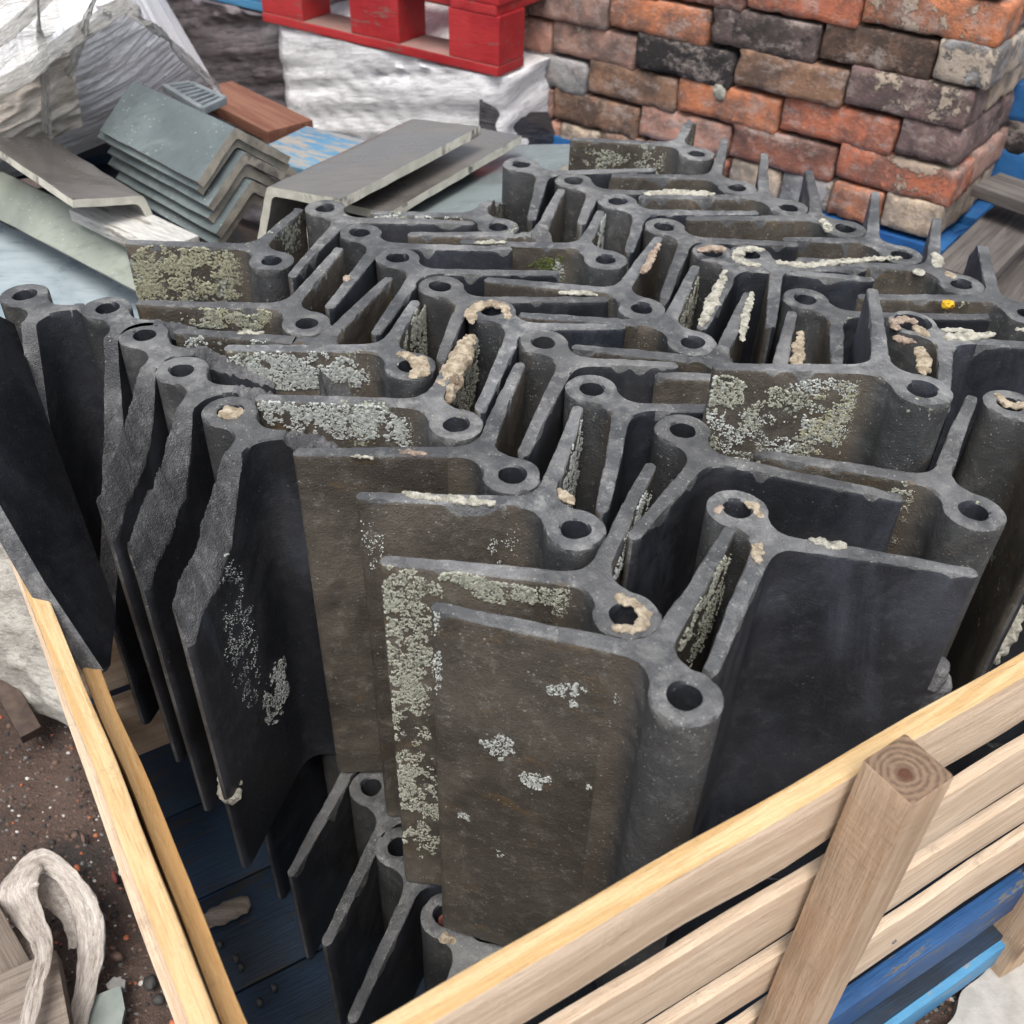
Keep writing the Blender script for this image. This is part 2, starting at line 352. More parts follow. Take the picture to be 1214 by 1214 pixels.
def frame(a, b, upv=V((0, 0, 1)), roll=0):
    """matrix with X from a to b, Z near upv, origin at the middle"""
    x = (b - a).normalized(); y = upv.cross(x).normalized(); z = x.cross(y)
    m = Matrix((x, y, z)).transposed().to_4x4(); m = m @ Matrix.Rotation(roll, 4, 'X'); m.translation = (a + b) / 2; return m
def board(name, a, b, w_, t_, mat, parent=None, upv=V((0, 0, 1)), seed=None, amp=.0012, bev=.0015, mats=None, roll=0, topmi=None):
    """plank from a to b: width along its own Z, thickness along its own Y"""
    L = (b - a).length; bm = bmesh.new(); sdv = rnd.random() * 50 if seed is None else seed
    box_bm(bm, (L, t_, w_), bev=bev, div=(max(2, int(L / .03)), 1, 3), amp=amp, ns=9, seed=sdv, topmi=topmi)
    o = mesh_obj(name, bm, mats or mat, None, 40)
    o.matrix_world = frame(a, b, upv, roll)
    if parent: o.parent = parent; o.matrix_parent_inverse = parent.matrix_world.inverted()
    o['seed'] = round(sdv, 2); return o
def lump(path, radii, seed, seg=12, rings=5, flat=1.0, amp=.35, upv=V((0, 0, 1))):
    """irregular crumbly strand along a path of world points"""
    bm = bmesh.new(); pts = []; rr = []
    for i in range(len(path) - 1):
        for k in range(rings):
            t = k / rings; pts.append(path[i].lerp(path[i + 1], t)); rr.append(radii[i] * (1 - t) + radii[i + 1] * t)
    pts.append(path[-1]); rr.append(radii[-1]); rows = []
    for i, p in enumerate(pts):
        d = (pts[min(i + 1, len(pts) - 1)] - pts[max(i - 1, 0)]).normalized(); s_ = d.cross(upv)
        s_ = s_.normalized() if s_.length > 1e-5 else V((1, 0, 0)); u_ = s_.cross(d)
        taper = (1 if 0 < i < len(pts) - 1 else .55)
        row = []
        for j in range(seg):
            a = 2 * math.pi * j / seg; q = s_ * math.cos(a) + u_ * math.sin(a) * flat
            base = p + q * rr[i] * taper
            n_ = 1 + amp * (N(base, 110, seed) + .8 * N(base, 330, seed))
            row.append(bm.verts.new(p + q * rr[i] * taper * n_))
        rows.append(row)
    grid_faces(bm, rows, closed=True, flip=True)
    for row, fl in ((rows[0], False), (rows[-1], True)):
        c = bm.verts.new(sum((v.co for v in row), V()) / len(row))
        for j in range(seg):
            q = [row[j], row[(j + 1) % seg], c]
            if fl: q.reverse()
            bm.faces.new(q)
    return bm
def parent_keep(o, p):
    o.parent = p; o.matrix_parent_inverse = p.matrix_world.inverted(); return o

# ------------------------------------------------------------------ the roll-top ridge tile
AO, HA = .042, math.radians(52)
def wing_w(t, L):                                   # half thickness of a wing along its length
    return .0084 + (.0056 - .0084) * (t / L)
def tile(nm, typ, x, y, th, dz, l1, l2, top=1.0, h=.457, label='', group=None, cat='ridge tile', lichen=.4, seed=None,
         brk1=None, brk2=None, hole=.0118, mat=None, tone=None, hubdrop=None):
    """wings: '+' l1 and '-' l2.  brkN(t, s) -> depth lost from the top of that wing"""
    seed = seed if seed is not None else rnd.random() * 90
    root = bpy.data.objects.new('ridge_tile', None); root.empty_display_size = .05; link(root)
    if mat is None:
        root.matrix_world = Matrix.Translation((x, y, top + dz)) @ Matrix.Rotation(math.radians(th), 4, 'Z')
    else: root.matrix_world = mat
    root['seed'] = round(seed, 2)
    tag(root, label, cat, group or 'roll-top ridge tiles standing on end in the crate')
    ZL = [q_ * h / .457 for q_ in (0, .004, .012, .03, .06, .1, .15, .21, .28, .36, .457)]
    def jig(p, k=1.0):
        nv = noise.noise_vector(V((p[0] * 28 + seed, p[1] * 28, p[2] * 17 - seed)))
        nf = noise.noise_vector(V((p[0] * 150 + seed, p[1] * 150, p[2] * 90)))
        return V((nv.x * .0007 + nf.x * .00035, nv.y * .0007 + nf.y * .00035, 0)) * k
    def rimz(p):
        c = max(0, N((p[0], p[1], 0), 48, seed + 5) - .20) * .034
        return -(.0012 + abs(N((p[0], p[1], 0), 130, seed)) * .0016 + c)
    t1 = .030
    for sgn, L, brk in ((1, l1, brk1), (-1, l2, brk2)):
        if L is None: continue
        d = V((math.cos(HA), sgn * math.sin(HA), 0)); n = V((-math.sin(HA), sgn * math.cos(HA), 0)); A = V((AO, 0, 0))
        NT, NS = (64 if brk else 30), 7
        ts = [t1 + (L - t1 - .006) * i / (NT - 1) for i in range(NT)] + [L - .003, L - .0008, L]
        bm = bmesh.new(); top_rows = []; cols = []
        def pos(t, s):
            wdt = wing_w(t, L) * (1 + .06 * N((t, sgn, 0), 30, seed))
            if t > L - .006: wdt *= math.sqrt(max(.05, 1 - ((t - (L - .006)) / .0062) ** 2))
            bow = .0022 * math.sin(t * 14 + seed) * (t - t1) / L
            return A + d * t + n * (s * wdt + bow)
        ss = [-1, -.82, -.45, 0, .45, .82, 1]
        def ztop(t, s):
            p = pos(t, s); z = rimz(p) if abs(s) > .95 or t > L - .001 else -.0003 + .0009 * N(p, 90, seed) * min(1, (t - t1) / .012)
            
            if brk:
                b = brk(t, s)
                if b > 0: z = -b + .009 * N(p, 42, seed) + .005 * abs(N(p, 120, seed + 2)) + .0036 * N((p.x, p.y, s * .01), 300, seed)
            return min(z, .0005)
        for t in ts:
            row = []
            for s in ss:
                p = pos(t, s); z = ztop(t, s); row.append(bm.verts.new(p + V((0, 0, z)) + jig((p.x, p.y, 0))))
            top_rows.append(row)
        fs = grid_faces(bm, top_rows, 2, flip=(sgn < 0))
        if brk:
            for f in fs:
                if f.calc_center_median().z < -.006: f.material_index = 4
        def side(samples, mi, flip):
            cols = []
            for (t, s, vtop) in samples:
                col = [vtop]; z0 = vtop.co.z
                for zl in ZL[1:]:
                    z = z0 + (-h - z0) * (zl / h); p = pos(t, s); jj = jig((p.x, p.y, z)); col.append(bm.verts.new(V((p.x, p.y, z)) + jj))
                cols.append(col)
            grid_faces(bm, cols, mi, flip=flip); return cols
        o_ = side([(t, 1, top_rows[i][6]) for i, t in enumerate(ts)], 0, sgn < 0)
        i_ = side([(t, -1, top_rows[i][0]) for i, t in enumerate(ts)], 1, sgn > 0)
        # tip end
        tipc = [i_[-1]]
        for k in range(1, 6):
            vt = top_rows[-1][k]; col = [vt]; p = pos(L, ss[k])
            for zl in ZL[1:]:
                z = vt.co.z + (-h - vt.co.z) * (zl / h); col.append(bm.verts.new(V((p.x, p.y, z)) + jig((p.x, p.y, z))))
            tipc.append(col)
        tipc.append(o_[-1]); grid_faces(bm, tipc, 2, flip=sgn < 0)
        bot = [[i_[i][-1], o_[i][-1]] for i in range(len(ts))]; grid_faces(bm, bot, 2, flip=sgn > 0)
        fix_normals(bm, -.003 if not brk else -.2)
        w_ = mesh_obj('wing', bm, TM, root, 48); w_['seed'] = round(seed, 2); w_['lichen'] = lichen
    # hub with the hollow roll
    bm = bmesh.new(); r = .0255; A = V((AO, 0, 0))
    def ends(sgn):
        d = V((math.cos(HA), sgn * math.sin(HA), 0)); n = V((-math.sin(HA), sgn * math.cos(HA), 0)); L = (l1 if sgn > 0 else l2) or .15
        wd = wing_w(t1, L) * (1 + .06 * N((t1, sgn, 0), 30, seed))
        bow = 0
        return A + d * t1 + n * wd, A + d * t1 - n * wd, d, n
    def bez(a, b, c, d_, k):
        return [a * (1 - t) ** 3 + b * 3 * t * (1 - t) ** 2 + c * 3 * t * t * (1 - t) + d_ * t ** 3 for t in [i / k for i in range(k + 1)]]
    po, pi, d, n = ends(1); qo, qi, dq, nq = ends(-1)
    al = math.radians(46); C1 = V((r * math.cos(al), r * math.sin(al), 0)); T1 = V((math.sin(al), -math.cos(al), 0))
    K1_ = V((.0412, .0146, 0)); K2_ = V((.0335, .0136, 0)); up_ch = bez(po, po - d * .014, K1_, K2_, 7) + bez(K2_, V((.029, .0134, 0)), C1 + T1 * .004, C1, 5)[1:]
    arc = [V((r * math.cos(a), r * math.sin(a), 0)) for a in [al + (2 * math.pi - 2 * al) * i / 34 for i in range(1, 34)]]
    lo = [V((p.x, -p.y, 0)) for p in up_ch]; lo[0] = qo; lo.reverse()
    outer = up_ch + arc + lo
    apx = A + V((wing_w(t1, .16) / math.sin(HA), 0, 0)) + V((.001, 0, 0))
    inner = bez(qi, qi.lerp(apx, .75), pi.lerp(apx, .75), pi, 10)
    def chain(pts, mi, closed=False, inward=None, drop=False):
        """extruded skin for one outline, returns the inset top loop"""
        top, cols = [], []
        for i, p in enumerate(pts):
            a = pts[(i - 1) % len(pts)] if (closed or i > 0) else p; b = pts[(i + 1) % len(pts)] if (closed or i < len(pts) - 1) else p
            tg = (b - a).normalized(); nn = V((-tg.y, tg.x, 0))
            ins = .0017
            q = p + nn * ins * inward
            hd_ = hubdrop(q) if hubdrop else 0
            col = [bm.verts.new(q + V((0, 0, -.0003 - hd_)) + jig((q.x, q.y, 0))), bm.verts.new(V((p.x, p.y, rimz(p) - hd_)) + jig((p.x, p.y, 0)))]
            z0 = col[1].co.z
            for zl in ZL[1:]:
                z = z0 + (-h - z0) * (zl / h); col.append(bm.verts.new(V((p.x, p.y, z)) + jig((p.x, p.y, z))))
            top.append(col[0]); cols.append(col)
        if closed: cols.append(cols[0])
        fs = grid_faces(bm, cols, mi)
        for f in fs:
            if f.calc_center_median().z > -.0011: f.material_index = 2
        return top, cols
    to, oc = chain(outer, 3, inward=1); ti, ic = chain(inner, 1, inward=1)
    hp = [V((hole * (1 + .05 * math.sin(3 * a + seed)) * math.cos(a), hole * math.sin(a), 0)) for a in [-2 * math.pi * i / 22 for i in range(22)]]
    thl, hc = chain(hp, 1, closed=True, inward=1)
    es = []
    for loop in (to, ti):
        for a, b in zip(loop, loop[1:]): es.append(bm.edges.get((a, b)) or bm.edges.new((a, b)))
    es.append(bm.edges.new((to[-1], ti[0]))); es.append(bm.edges.new((ti[-1], to[0])))
    for a, b in zip(thl, thl[1:] + thl[:1]): es.append(bm.edges.get((a, b)) or bm.edges.new((a, b)))
    res = bmesh.ops.triangle_fill(bm, edges=es, use_beauty=True, normal=V((0, 0, 1)))
    for g_ in res['geom']:
        if isinstance(g_, bmesh.types.BMFace):
            g_.material_index = 2
            if g_.normal.z < 0: g_.normal_flip()
    fix_normals(bm, -.0009)
    o = mesh_obj('roll', bm, TM, root, 42); o['seed'] = round(seed, 2); o['lichen'] = lichen
    return root
def wing_frame(root, sgn, L):
    """origin, along, outward normal of a wing's outer face in world space"""
    R_ = root.matrix_world.to_3x3(); A = root.matrix_world @ V((AO, 0, 0))
    d = R_ @ V((math.cos(HA), sgn * math.sin(HA), 0)); n = R_ @ V((-math.sin(HA), sgn * math.cos(HA), 0)); return A, d.normalized(), n.normalized()
def crust(root, sgn, blobs, mat, seed, L=.16, size=(.0008, .0021), face=1):
    """lichen growing on a wing's outer (face 1) or inner (-1) side: blobs = (t, z, rt, rz, count, hollow)"""
    A, d, n = wing_frame(root, sgn, L); rr = random.Random(seed); bm = bmesh.new(); nd = n * face
    for (tc, zc, rt, rz, cnt, hol) in blobs:
        for _ in range(cnt * 8):
            a = rr.random() * 6.283; q = math.sqrt(rr.random()) * (1 if not hol else 1); q = max(q, hol * rr.random())
            t = tc + math.cos(a) * q * rt; z = zc + math.sin(a) * q * rz
            if t > L - .002 or z > -.001 or t < .008 + .02 * rr.random(): continue
            k = N((t, z, 0), 55, seed) + .7 * N((t, z, 0), 160, seed) + (.36 - .55 * q)
            if k < 0.05 * rr.random() - .04: continue
            if noise.noise(V((t, z, seed)) * 330) + .5 * noise.noise(V((t, z, seed)) * 800) < .0 and rr.random() < .93: continue
            c = A + d * t + n * (face * wing_w(t, L) + (.0022 * math.sin(t * 14 + root['seed']) * (t - .03) / L)) + V((0, 0, z))
            s_ = rr.uniform(*size) * .72; u_ = V((0, 0, 1)); mid = bm.verts.new(c + nd * (.0009 + s_ * .22)); ring = []
            ph = rr.random() * 6
            for j in range(6):
                b = ph + j * 1.0472; rad = s_ * rr.uniform(.55, 1.4)
                ring.append(bm.verts.new(c + d * math.cos(b) * rad + u_ * math.sin(b) * rad - nd * .0006))
            for j in range(6):
                bm.faces.new((ring[j], ring[(j + 1) % 6], mid))
    bmesh.ops.recalc_face_normals(bm, faces=bm.faces)
    o = mesh_obj('lichen', bm, mat); o['kind'] = 'stuff'; o['seed'] = seed; o['label'] = 'crusty lichen growing on the wing'
    return parent_keep(o, root)
CRUMB = bpy.data.textures.new('crumb', 'CLOUDS'); CRUMB.noise_scale = .0055; CRUMB.noise_depth = 3
def mortar(root, pix, rad, z=None, mat='mortar', seed=None, flat=.6, name='mortar'):
    """old bedding mortar stuck along a rim: pixel path dropped onto the tile's top level"""
    seed = seed or rnd.random() * 50; zt = root.matrix_world.translation.z if z is None else z
    path = [at(px, py, zt + (q[0] if q else .001)) for px, py, *q in pix]
    if 'shift' in root: path = [p + V((root['shift'][0], root['shift'][1], 0)) for p in path]
    rad = rad if isinstance(rad, (list, tuple)) else [rad] * len(path)
    bm = bmesh.new(); rr = random.Random(int(seed * 977))
    tot = sum((b - a).length for a, b in zip(path, path[1:])); n_ = max(3, int(tot / .0024)); pts = []
    for k in range(n_ + 1):
        d = tot * k / n_; i = 0
        while i < len(path) - 2 and d > (path[i + 1] - path[i]).length: d -= (path[i + 1] - path[i]).length; i += 1
        t = min(1, d / max(1e-6, (path[i + 1] - path[i]).length)); pts.append((path[i].lerp(path[i + 1], t), rad[i] * (1 - t) + rad[i + 1] * t, k / n_))
    for p, r, u in pts:
        for q_ in range(2):
            r2 = r * rr.uniform(.5, .95) * (.6 if u in (0, 1) else 1); c = p + V((rr.uniform(-1, 1), rr.uniform(-1, 1), 0)) * r * .42 + V((0, 0, -r * .25))
            b = bmesh.new(); bmesh.ops.create_icosphere(b, subdivisions=2, radius=1)
            vm = {}
            for v in b.verts:
                q = v.co.copy(); k = 1 + .30 * noise.noise(q * 1.6 + V((seed, k_ := rr.random() * .01, u * 40))) + .16 * noise.noise(q * 4.5 + V((u * 30, seed, q_)))
                w = c + V((q.x * r2 * k * 1.1, q.y * r2 * k * 1.1, q.z * r2 * k * min(1, flat * .95))); w += noise.noise_vector(w * 600) * .0005
                vm[v] = bm.verts.new(w)
            for f in b.faces: bm.faces.new([vm[v] for v in f.verts])
            b.free()
    o = mesh_obj(name, bm, M[mat]); o['seed'] = round(seed, 2)
    rm = o.modifiers.new('fuse', 'REMESH'); rm.mode = 'VOXEL'; rm.voxel_size = .0011; rm.use_smooth_shade = True
    dp = o.modifiers.new('crumble', 'DISPLACE'); dp.texture = CRUMB; dp.strength = .0042; dp.mid_level = .5; dp.texture_coords = 'GLOBAL'
    return parent_keep(o, root)
# ------------------------------------------------------------------ upper tier of tiles
TL = {}
UPG = 'roll-top ridge tiles standing on end in the crate'
rows = [
('A1','A',0.1212,0.4534,114.1,0.0037,0.166,0.158,.12,'front-most ridge tile, broad brown wing with three round pale lichen rosettes'),
('A2','A',0.0874,0.5328,122.1,-0.0008,0.167,0.162,.35,'ridge tile behind the front-most one, lichened left edge, curl of mortar on its roll'),
('A3','A',0.0515,0.6291,128.1,-0.0015,0.156,0.150,.15,'brown ridge tile with a long pale mortar strip along the rim of its left wing'),
('A4','A',-0.0011,0.6950,130.5,0.001,0.165,0.154,.1,'tall brown ridge tile with rusty spots, its wing standing clear beside the fractured tiles'),
('A5','A',-0.0543,0.7690,128.5,0.0001,0.164,0.147,.45,'ridge tile with white lichen across its left wing and a crumbled mortared upright wing'),
('A6','A',-0.1054,0.8685,131.0,-0.0011,0.162,0.105,.5,'ridge tile thickly whitened by lichen, a broken lump of mortar over its roll hole'),
('A7','A',-0.1752,0.8717,122.7,-0.0006,0.156,0.156,.3,'ridge tile with one round white lichen patch near the left end of its wing'),
('A8','A',-0.2207,0.9434,128.3,0.0001,0.163,0.151,.45,'ridge tile with a low strip of yellow-green lichen, just before the fully lichened one'),
('A9','A',-0.2867,1.0878,126.3,-0.0023,0.156,0.119,.6,'hindmost tile of the left column, its wing nearly covered in ring-shaped yellow-green lichen'),
('B1','B',0.1869,0.6577,-63.1,0.0019,0.161,0.159,.05,'clean dark blue ridge tile at the front right, pale mortar chip on its rim'),
('B2','B',0.1529,0.7654,-69.8,0.0041,0.170,0.134,.12,'ridge tile embracing the clean dark blue front one, faint green bloom on its upright wing'),
('B3','B',0.0730,0.8337,-48.2,0.0011,0.150,0.156,.1,'ridge tile with a deep black hollow, right wing running under the raised lichened tile'),
('B4','B',0.0269,0.9163,-53.7,0.0019,0.109,0.166,.08,'middle ridge tile of the pile, its plain round roll free of mortar'),
('B5','B',-0.0283,0.9791,-49.2,0.0022,0.114,0.160,.15,'ridge tile with a thick orange collar of mortar round its roll'),
('B6','B',-0.0873,1.0374,-46.7,-0.0018,0.158,0.127,.1,'ridge tile just left of the mortar-collared roll, mortar flakes along its right wing'),
('B7','B',-0.1420,1.0994,-50.0,0.0003,0.163,0.147,.1,'clean grey ridge tile in front of the wing with moss growing on it'),
('B8','B',-0.1942,1.1641,-51.3,0.0002,0.159,0.159,.12,'ridge tile behind the mossy wing, a brick-red chip on its forward wing'),
('B9','B',-0.2469,1.2289,-50.9,0.0014,0.163,0.158,.5,'rear left ridge tile with white lichen flecks on its roll neck'),
('C1','A',0.3872,0.6665,114.5,-0.0003,0.159,0.159,.35,'large round-rolled ridge tile at the right behind the clean dark blue one'),
('C2','A',0.3545,0.7603,130.3,0.0584,0.153,0.158,.4,'raised ridge tile standing higher than the rest, its face dotted with grey and yellow lichen'),
('C2b','A',0.2817,0.8269,126.3,0.0002,0.120,0.148,.3,'sunken-looking ridge tile with an orange lichen streak down its upright wing, behind the raised one'),
('C3','A',0.2243,0.8574,121.3,0.0,0.148,0.159,.2,'ridge tile with a tapering bare upright wing, just left of the mortar-rimmed wing'),
('C4','A',0.1811,0.9296,123.4,-0.0007,0.159,0.150,.2,'ridge tile with a pale clean roll end in the centre right of the pile'),
('C5','A',0.1342,0.9989,120.8,-0.0004,0.153,0.155,.2,'ridge tile with a smeared half-open hole in its roll, right of the pale mortar flakes'),
('C6','A',0.1010,1.1182,127.6,-0.0026,0.148,0.109,.4,'ridge tile with green moss and white lichen below its fat pale roll'),
('C7','A',0.0491,1.1422,130.5,-0.0006,0.159,0.147,.15,'ridge tile tucked directly behind the one with the moss'),
('C8','A',-0.0280,1.2054,129.9,-0.0056,0.136,0.141,.6,'ridge tile with a crust of white lichen all along its rim, at the back left'),
('D1','B',0.2734,1.1357,-50.4,0.001,0.105,0.142,.35,'ridge tile with a cream mortar-rimmed roll and a long mortar bead along its right wing'),
('D2','B',0.2290,1.1388,-59.3,0.0004,0.159,0.158,.2,'ridge tile with a lifted mortar cap on its roll, left of the cream mortar-rimmed roll'),
('D3','B',0.1785,1.2064,-54.0,0.0008,0.134,0.161,.15,'ridge tile with a leaf-shaped forward wing and a clean round roll'),
('D4','B',0.1238,1.2768,-48.8,0.002,0.152,0.118,.25,'ridge tile third from the back in the middle column, lichen specks on its forward wing'),
('D5','B',0.0693,1.3419,-50.4,0.0009,0.114,0.105,.2,'ridge tile second from the back in the middle column'),
('D6','B',-0.0025,1.3967,-43.2,0.0,0.158,0.154,.3,'hindmost ridge tile of the middle column, next to the stacked grey ridges'),
('E4','A',0.2491,1.4621,124.9,-0.0017,0.157,0.146,.5,'hindmost ridge tile, speckled wing standing against the foot of the brick stack'),
('E3','A',0.2881,1.3352,128.7,0.0011,0.143,0.158,.15,'ridge tile second from the back on the right, below the brick stack'),
('E2','A',0.3454,1.2733,132.0,0.002,0.165,0.160,.15,'ridge tile with a thick bead of pale mortar along its left wing, below the bricks'),
('E1','A',0.4047,1.2143,133.7,0.0022,0.169,0.162,.15,'ridge tile with a cream mortar fleck beside its roll, below the right of the bricks'),
('E0','A',0.4570,1.1490,127.3,0.0005,0.111,0.162,.15,'ridge tile with its upright wing standing against the lowest corner brick'),
('G1','A',0.5067,1.0784,122.7,-0.0002,0.158,0.157,.2,'ridge tile with cream mortar chips either side of its flat roll, at the far right'),
('G2','A',0.5605,1.0137,129.4,-0.0003,0.154,0.165,.3,'right-most tile with a tall curved wing seen edge-on near the wooden planks'),
('B0','B',0.3178,1.0271,-50.3,0.0016,0.170,0.135,.45,'dark mossy-rimmed ridge tile deep in the hollow behind the cream mortar-rimmed roll'),
('H1','B',0.4794,0.8373,-57.0,-0.004,0.150,0.150,.3,'blackish ridge tile at the right edge, mortar inside the rim of its roll'),
('K1','B',0.4151,0.9631,-55.0,0.012,0.170,0.140,.2,'ridge tile with a smashed roll packed with orange mortar, right of the raised one'),
]
seeds = {}
for i, (nm, typ, x, y, th, dz, l1, l2, li, lab) in enumerate(rows):
    kw = {}
    if nm == 'A5': kw['brk2'] = lambda t, s: max(0, (t - .105) * .25 + .004) if t > .1 else 0
    if nm == 'C8': kw['brk2'] = lambda t, s: max(0, (t - .04) * .5)
    if nm == 'A9': kw['brk2'] = lambda t, s: max(0, (t - .11) * .5)
    if nm == 'E4': kw['brk2'] = lambda t, s: max(0, (t - .09) * .3)
    if nm == 'G2': kw['brk2'] = lambda t, s: max(0, (t - .03) * .0 + max(0, t - .12) ** 2 * 14)
    if nm in ('A7', 'C7', 'C3', 'C2b'): kw['hubdrop'] = lambda q: .055 * min(1, max(0, (.034 - q.x) / .012)) + .004 * N(q, 90, 5)
    if nm in ('K1',): kw['hole'] = .018
    if nm == 'C2': kw['hole'] = .0125
    TL[nm] = tile(nm, typ, x, y, th, dz, l1, l2, 1.0, .457, lab, UPG, 'ridge tile', li, 3.7 * i + 1, **kw)
# fractured tiles along the left side
def fr(t0, zt, L, bevel=.018, pw=1.0, base=.0):
    """fracture running down from t0 to depth zt at the tip, sloping across the thickness"""
    def f(t, s):
        k = (t - t0) / (L - t0)
        if k < 0: return base
        return base + zt * k ** pw + (1 - s) * bevel * min(1, k * 3)
    return f
for j, (nm, x, y, th, zt, bev, lab, t0) in enumerate([
    ('F5', -.263, .778, -51.6, .072, .022, 'nearest fractured ridge tile on the left, an orange plug of mortar in its roll', .03),
    ('F4', -.325, .846, -50.0, .074, .022, 'fractured ridge tile second from the front of the left row, its broken edge nearly black', .03),
    ('F3', -.381, .910, -47.5, .070, .020, 'fractured ridge tile in the middle of the left row, with a pale speckled broken edge', .03),
    ('F2', -.436, .962, -47.0, .24, .018, 'fractured ridge tile with a pinkish broken edge on the left', .03),
    ('F1', -.532, .985, -44.0, .30, .016, 'left-most fractured ridge tile whose roll stands free against the pale wet slab', .03)]):
    L2 = .162 if nm not in ('F1',) else .15
    TL[nm] = tile(nm, 'B', x, y, th, .0, .105 if nm != 'F1' else .09, L2, 1.0, .457 if nm != 'F1' else .33, lab,
                  'fractured ridge tiles along the left side of the crate', 'ridge tile', .12 if nm != 'F2' else .3, 40.3 + j * 7,
                  brk2=fr(t0, zt, L2, bev, .9), brk1=(lambda t, s: max(0, t - .032) * .35 + (1 - s) * .006 * min(1, max(0, t - .032) * 60)))
# broken-off wing leaning outward over the left side rail
q1 = at(128, 792, .845); q2 = at(0, 600, .955); q3 = at(15, 383, .985)
pn_ = (q2 - q1).cross(q3 - q1).normalized()
if pn_.dot(V((0, 0, CAMZ)) - q1) < 0: pn_ = -pn_
hh = lambda x, y: hit(x, y, q1, pn_)
outl = [hh(122, 794), hh(131, 788), hh(137, 722), hh(112, 650), hh(68, 528), hh(17, 384), hh(-10, 370), hh(-70, 365), hh(-110, 440), hh(0, 600), hh(52, 690)]
outl = [p + noise.noise_vector(p * 40) * .0015 for p in outl]
bm = bmesh.new(); f_ = [bm.verts.new(p) for p in outl]; sm_ = [bm.verts.new(p - pn_ * .004 + (p - outl[3]).normalized() * .003) for p in outl]; b_ = [bm.verts.new(p - pn_ * .017 + (p - outl[3]).normalized() * .002) for p in outl]
es_ = [bm.edges.new((f_[i_], f_[(i_ + 1) % len(f_)])) for i_ in range(len(f_))]
bmesh.ops.triangle_fill(bm, edges=es_, use_beauty=True); eb_ = [bm.edges.new((b_[i_], b_[(i_ + 1) % len(b_)])) for i_ in range(len(b_))]; bmesh.ops.triangle_fill(bm, edges=eb_, use_beauty=True)
for f__ in bm.faces: f__.material_index = 1
for r1, r2 in ((f_, sm_), (sm_, b_)):
    for i_ in range(len(f_)):
        g__ = bm.faces.new((r1[i_], r1[(i_ + 1) % len(f_)], r2[(i_ + 1) % len(f_)], r2[i_])); g__.material_index = 4
bmesh.ops.recalc_face_normals(bm, faces=bm.faces)
TB = list(TM); TB[1] = tile_mat('tile_black', (.006, .0065, .009), (.012, .013, .017), (.018, .019, .024), .6, .0, .5, spec=.15)
o = mesh_obj('broken_wing', bm, TB, None, 35); o['seed'] = 7.0; o['lichen'] = .0
tag(o, 'pointed black broken wing of a ridge tile leaning out over the left side rail', 'tile shard')
# ------------------------------------------------------------------ lower tier
dL = V((-.047, .074, 0)); l2p = V((-.152, .698, 0))
low = [('lower-tier tile with a dark open roll in the gap at the bottom left', l2p, -.462),
       ('lower-tier tile second from the front rail, its thick wing end lying nearest the side gap', V((-.113, .622, 0)), -.462),
       ('lower-tier tile against the front rail with a red stone lodged in its roll', V((-.056, .544, 0)), -.462),
       ('lower-tier tile in the left gap with a mottled bluish wing end', l2p + dL, -.462),
       ('lower-tier tile directly below the nearest fractured tile', l2p + dL * 2.05, -.47),
       ('lower-tier tile below the second fractured tile from the front', l2p + dL * 3.1, -.47),
       ('lower-tier tile below the middle fractured tile of the left row', l2p + dL * 4.2, -.47),
       ('lower-tier tile in the dark under the back of the left row', l2p + dL * 5.3, -.47)]
LO = []
for j, (lab, p, z) in enumerate(low):
    LO.append(tile('L%d' % j, 'B', p.x, p.y, -55.4, z, .16, .162, 1.0, .18, lab, 'lower tier of ridge tiles under the others', 'ridge tile', .05, 110 + j * 3.3))
for j, (nm, lab) in enumerate([('B1', 'lower-tier tile in the shadow under the clean dark blue tile'), ('C1', 'lower-tier tile under the large round-rolled tile at the right'),
                               ('H1', 'lower-tier tile under the blackish tile at the right edge'), ('C2b', 'lower-tier tile deep under the raised lichened tile')]):
    r = next(q for q in rows if q[0] == nm)
    tile('LL', r[1], r[2], r[3], r[4], -.462, .155, .155, 1.0, .18, lab, 'lower tier of ridge tiles under the others', 'ridge tile', .05, 150 + j * 3.3)

# lichen crusts
W_, G_, Y_ = M['lich_w'], M['lich_g'], M['lich_y']
def face_tz(nm, px, py, sgn=1, face=1):
    A, d, n = wing_frame(TL[nm], sgn, .16); p = hit(px, py, A + n * face * .008, n); return (p - A).dot(d), p.z - A.z
def crp(nm, lst, mat, seed, sgn=1, face=1, size=(.0008, .0021)):
    bl = []
    for (px, py, rt, rz, c, h) in lst:
        t, z = face_tz(nm, px, py, sgn, face); bl.append((t, z, rt, rz, c, h))
    r = next((q for q in rows if q[0] == nm), None); L = (r[6] if sgn > 0 else r[7]) if r else .16
    crust(TL[nm], sgn, bl, mat, seed, L, size, face)
crp('A1', [(662, 820, .024, .016, 300, .25), (590, 886, .016, .018, 240, .15), (634, 922, .014, .016, 200, .1), (550, 970, .007, .008, 40, 0), (592, 1014, .006, .008, 40, 0), (700, 935, .005, .006, 14, 0)], W_, 3, size=(.0007, .0017))
crp('A1', [(518, 800, .004, .03, 60, 0), (515, 735, .004, .02, 30, 0), (735, 830, .006, .008, 16, 0)], W_, 4, size=(.0006, .0014))
crp('A2', [(480, 700, .03, .03, 500, 0), (478, 790, .03, .05, 800, 0), (480, 890, .03, .05, 700, 0), (500, 1000, .02, .03, 300, 0), (620, 700, .05, .012, 500, 0)], G_, 45)
crp('A2', [(475, 740, .03, .035, 700, 0), (475, 830, .026, .05, 700, 0), (490, 950, .028, .06, 900, 0), (550, 690, .02, .008, 250, 0), (600, 705, .03, .012, 450, 0), (670, 720, .016, .014, 160, 0)], G_, 5)
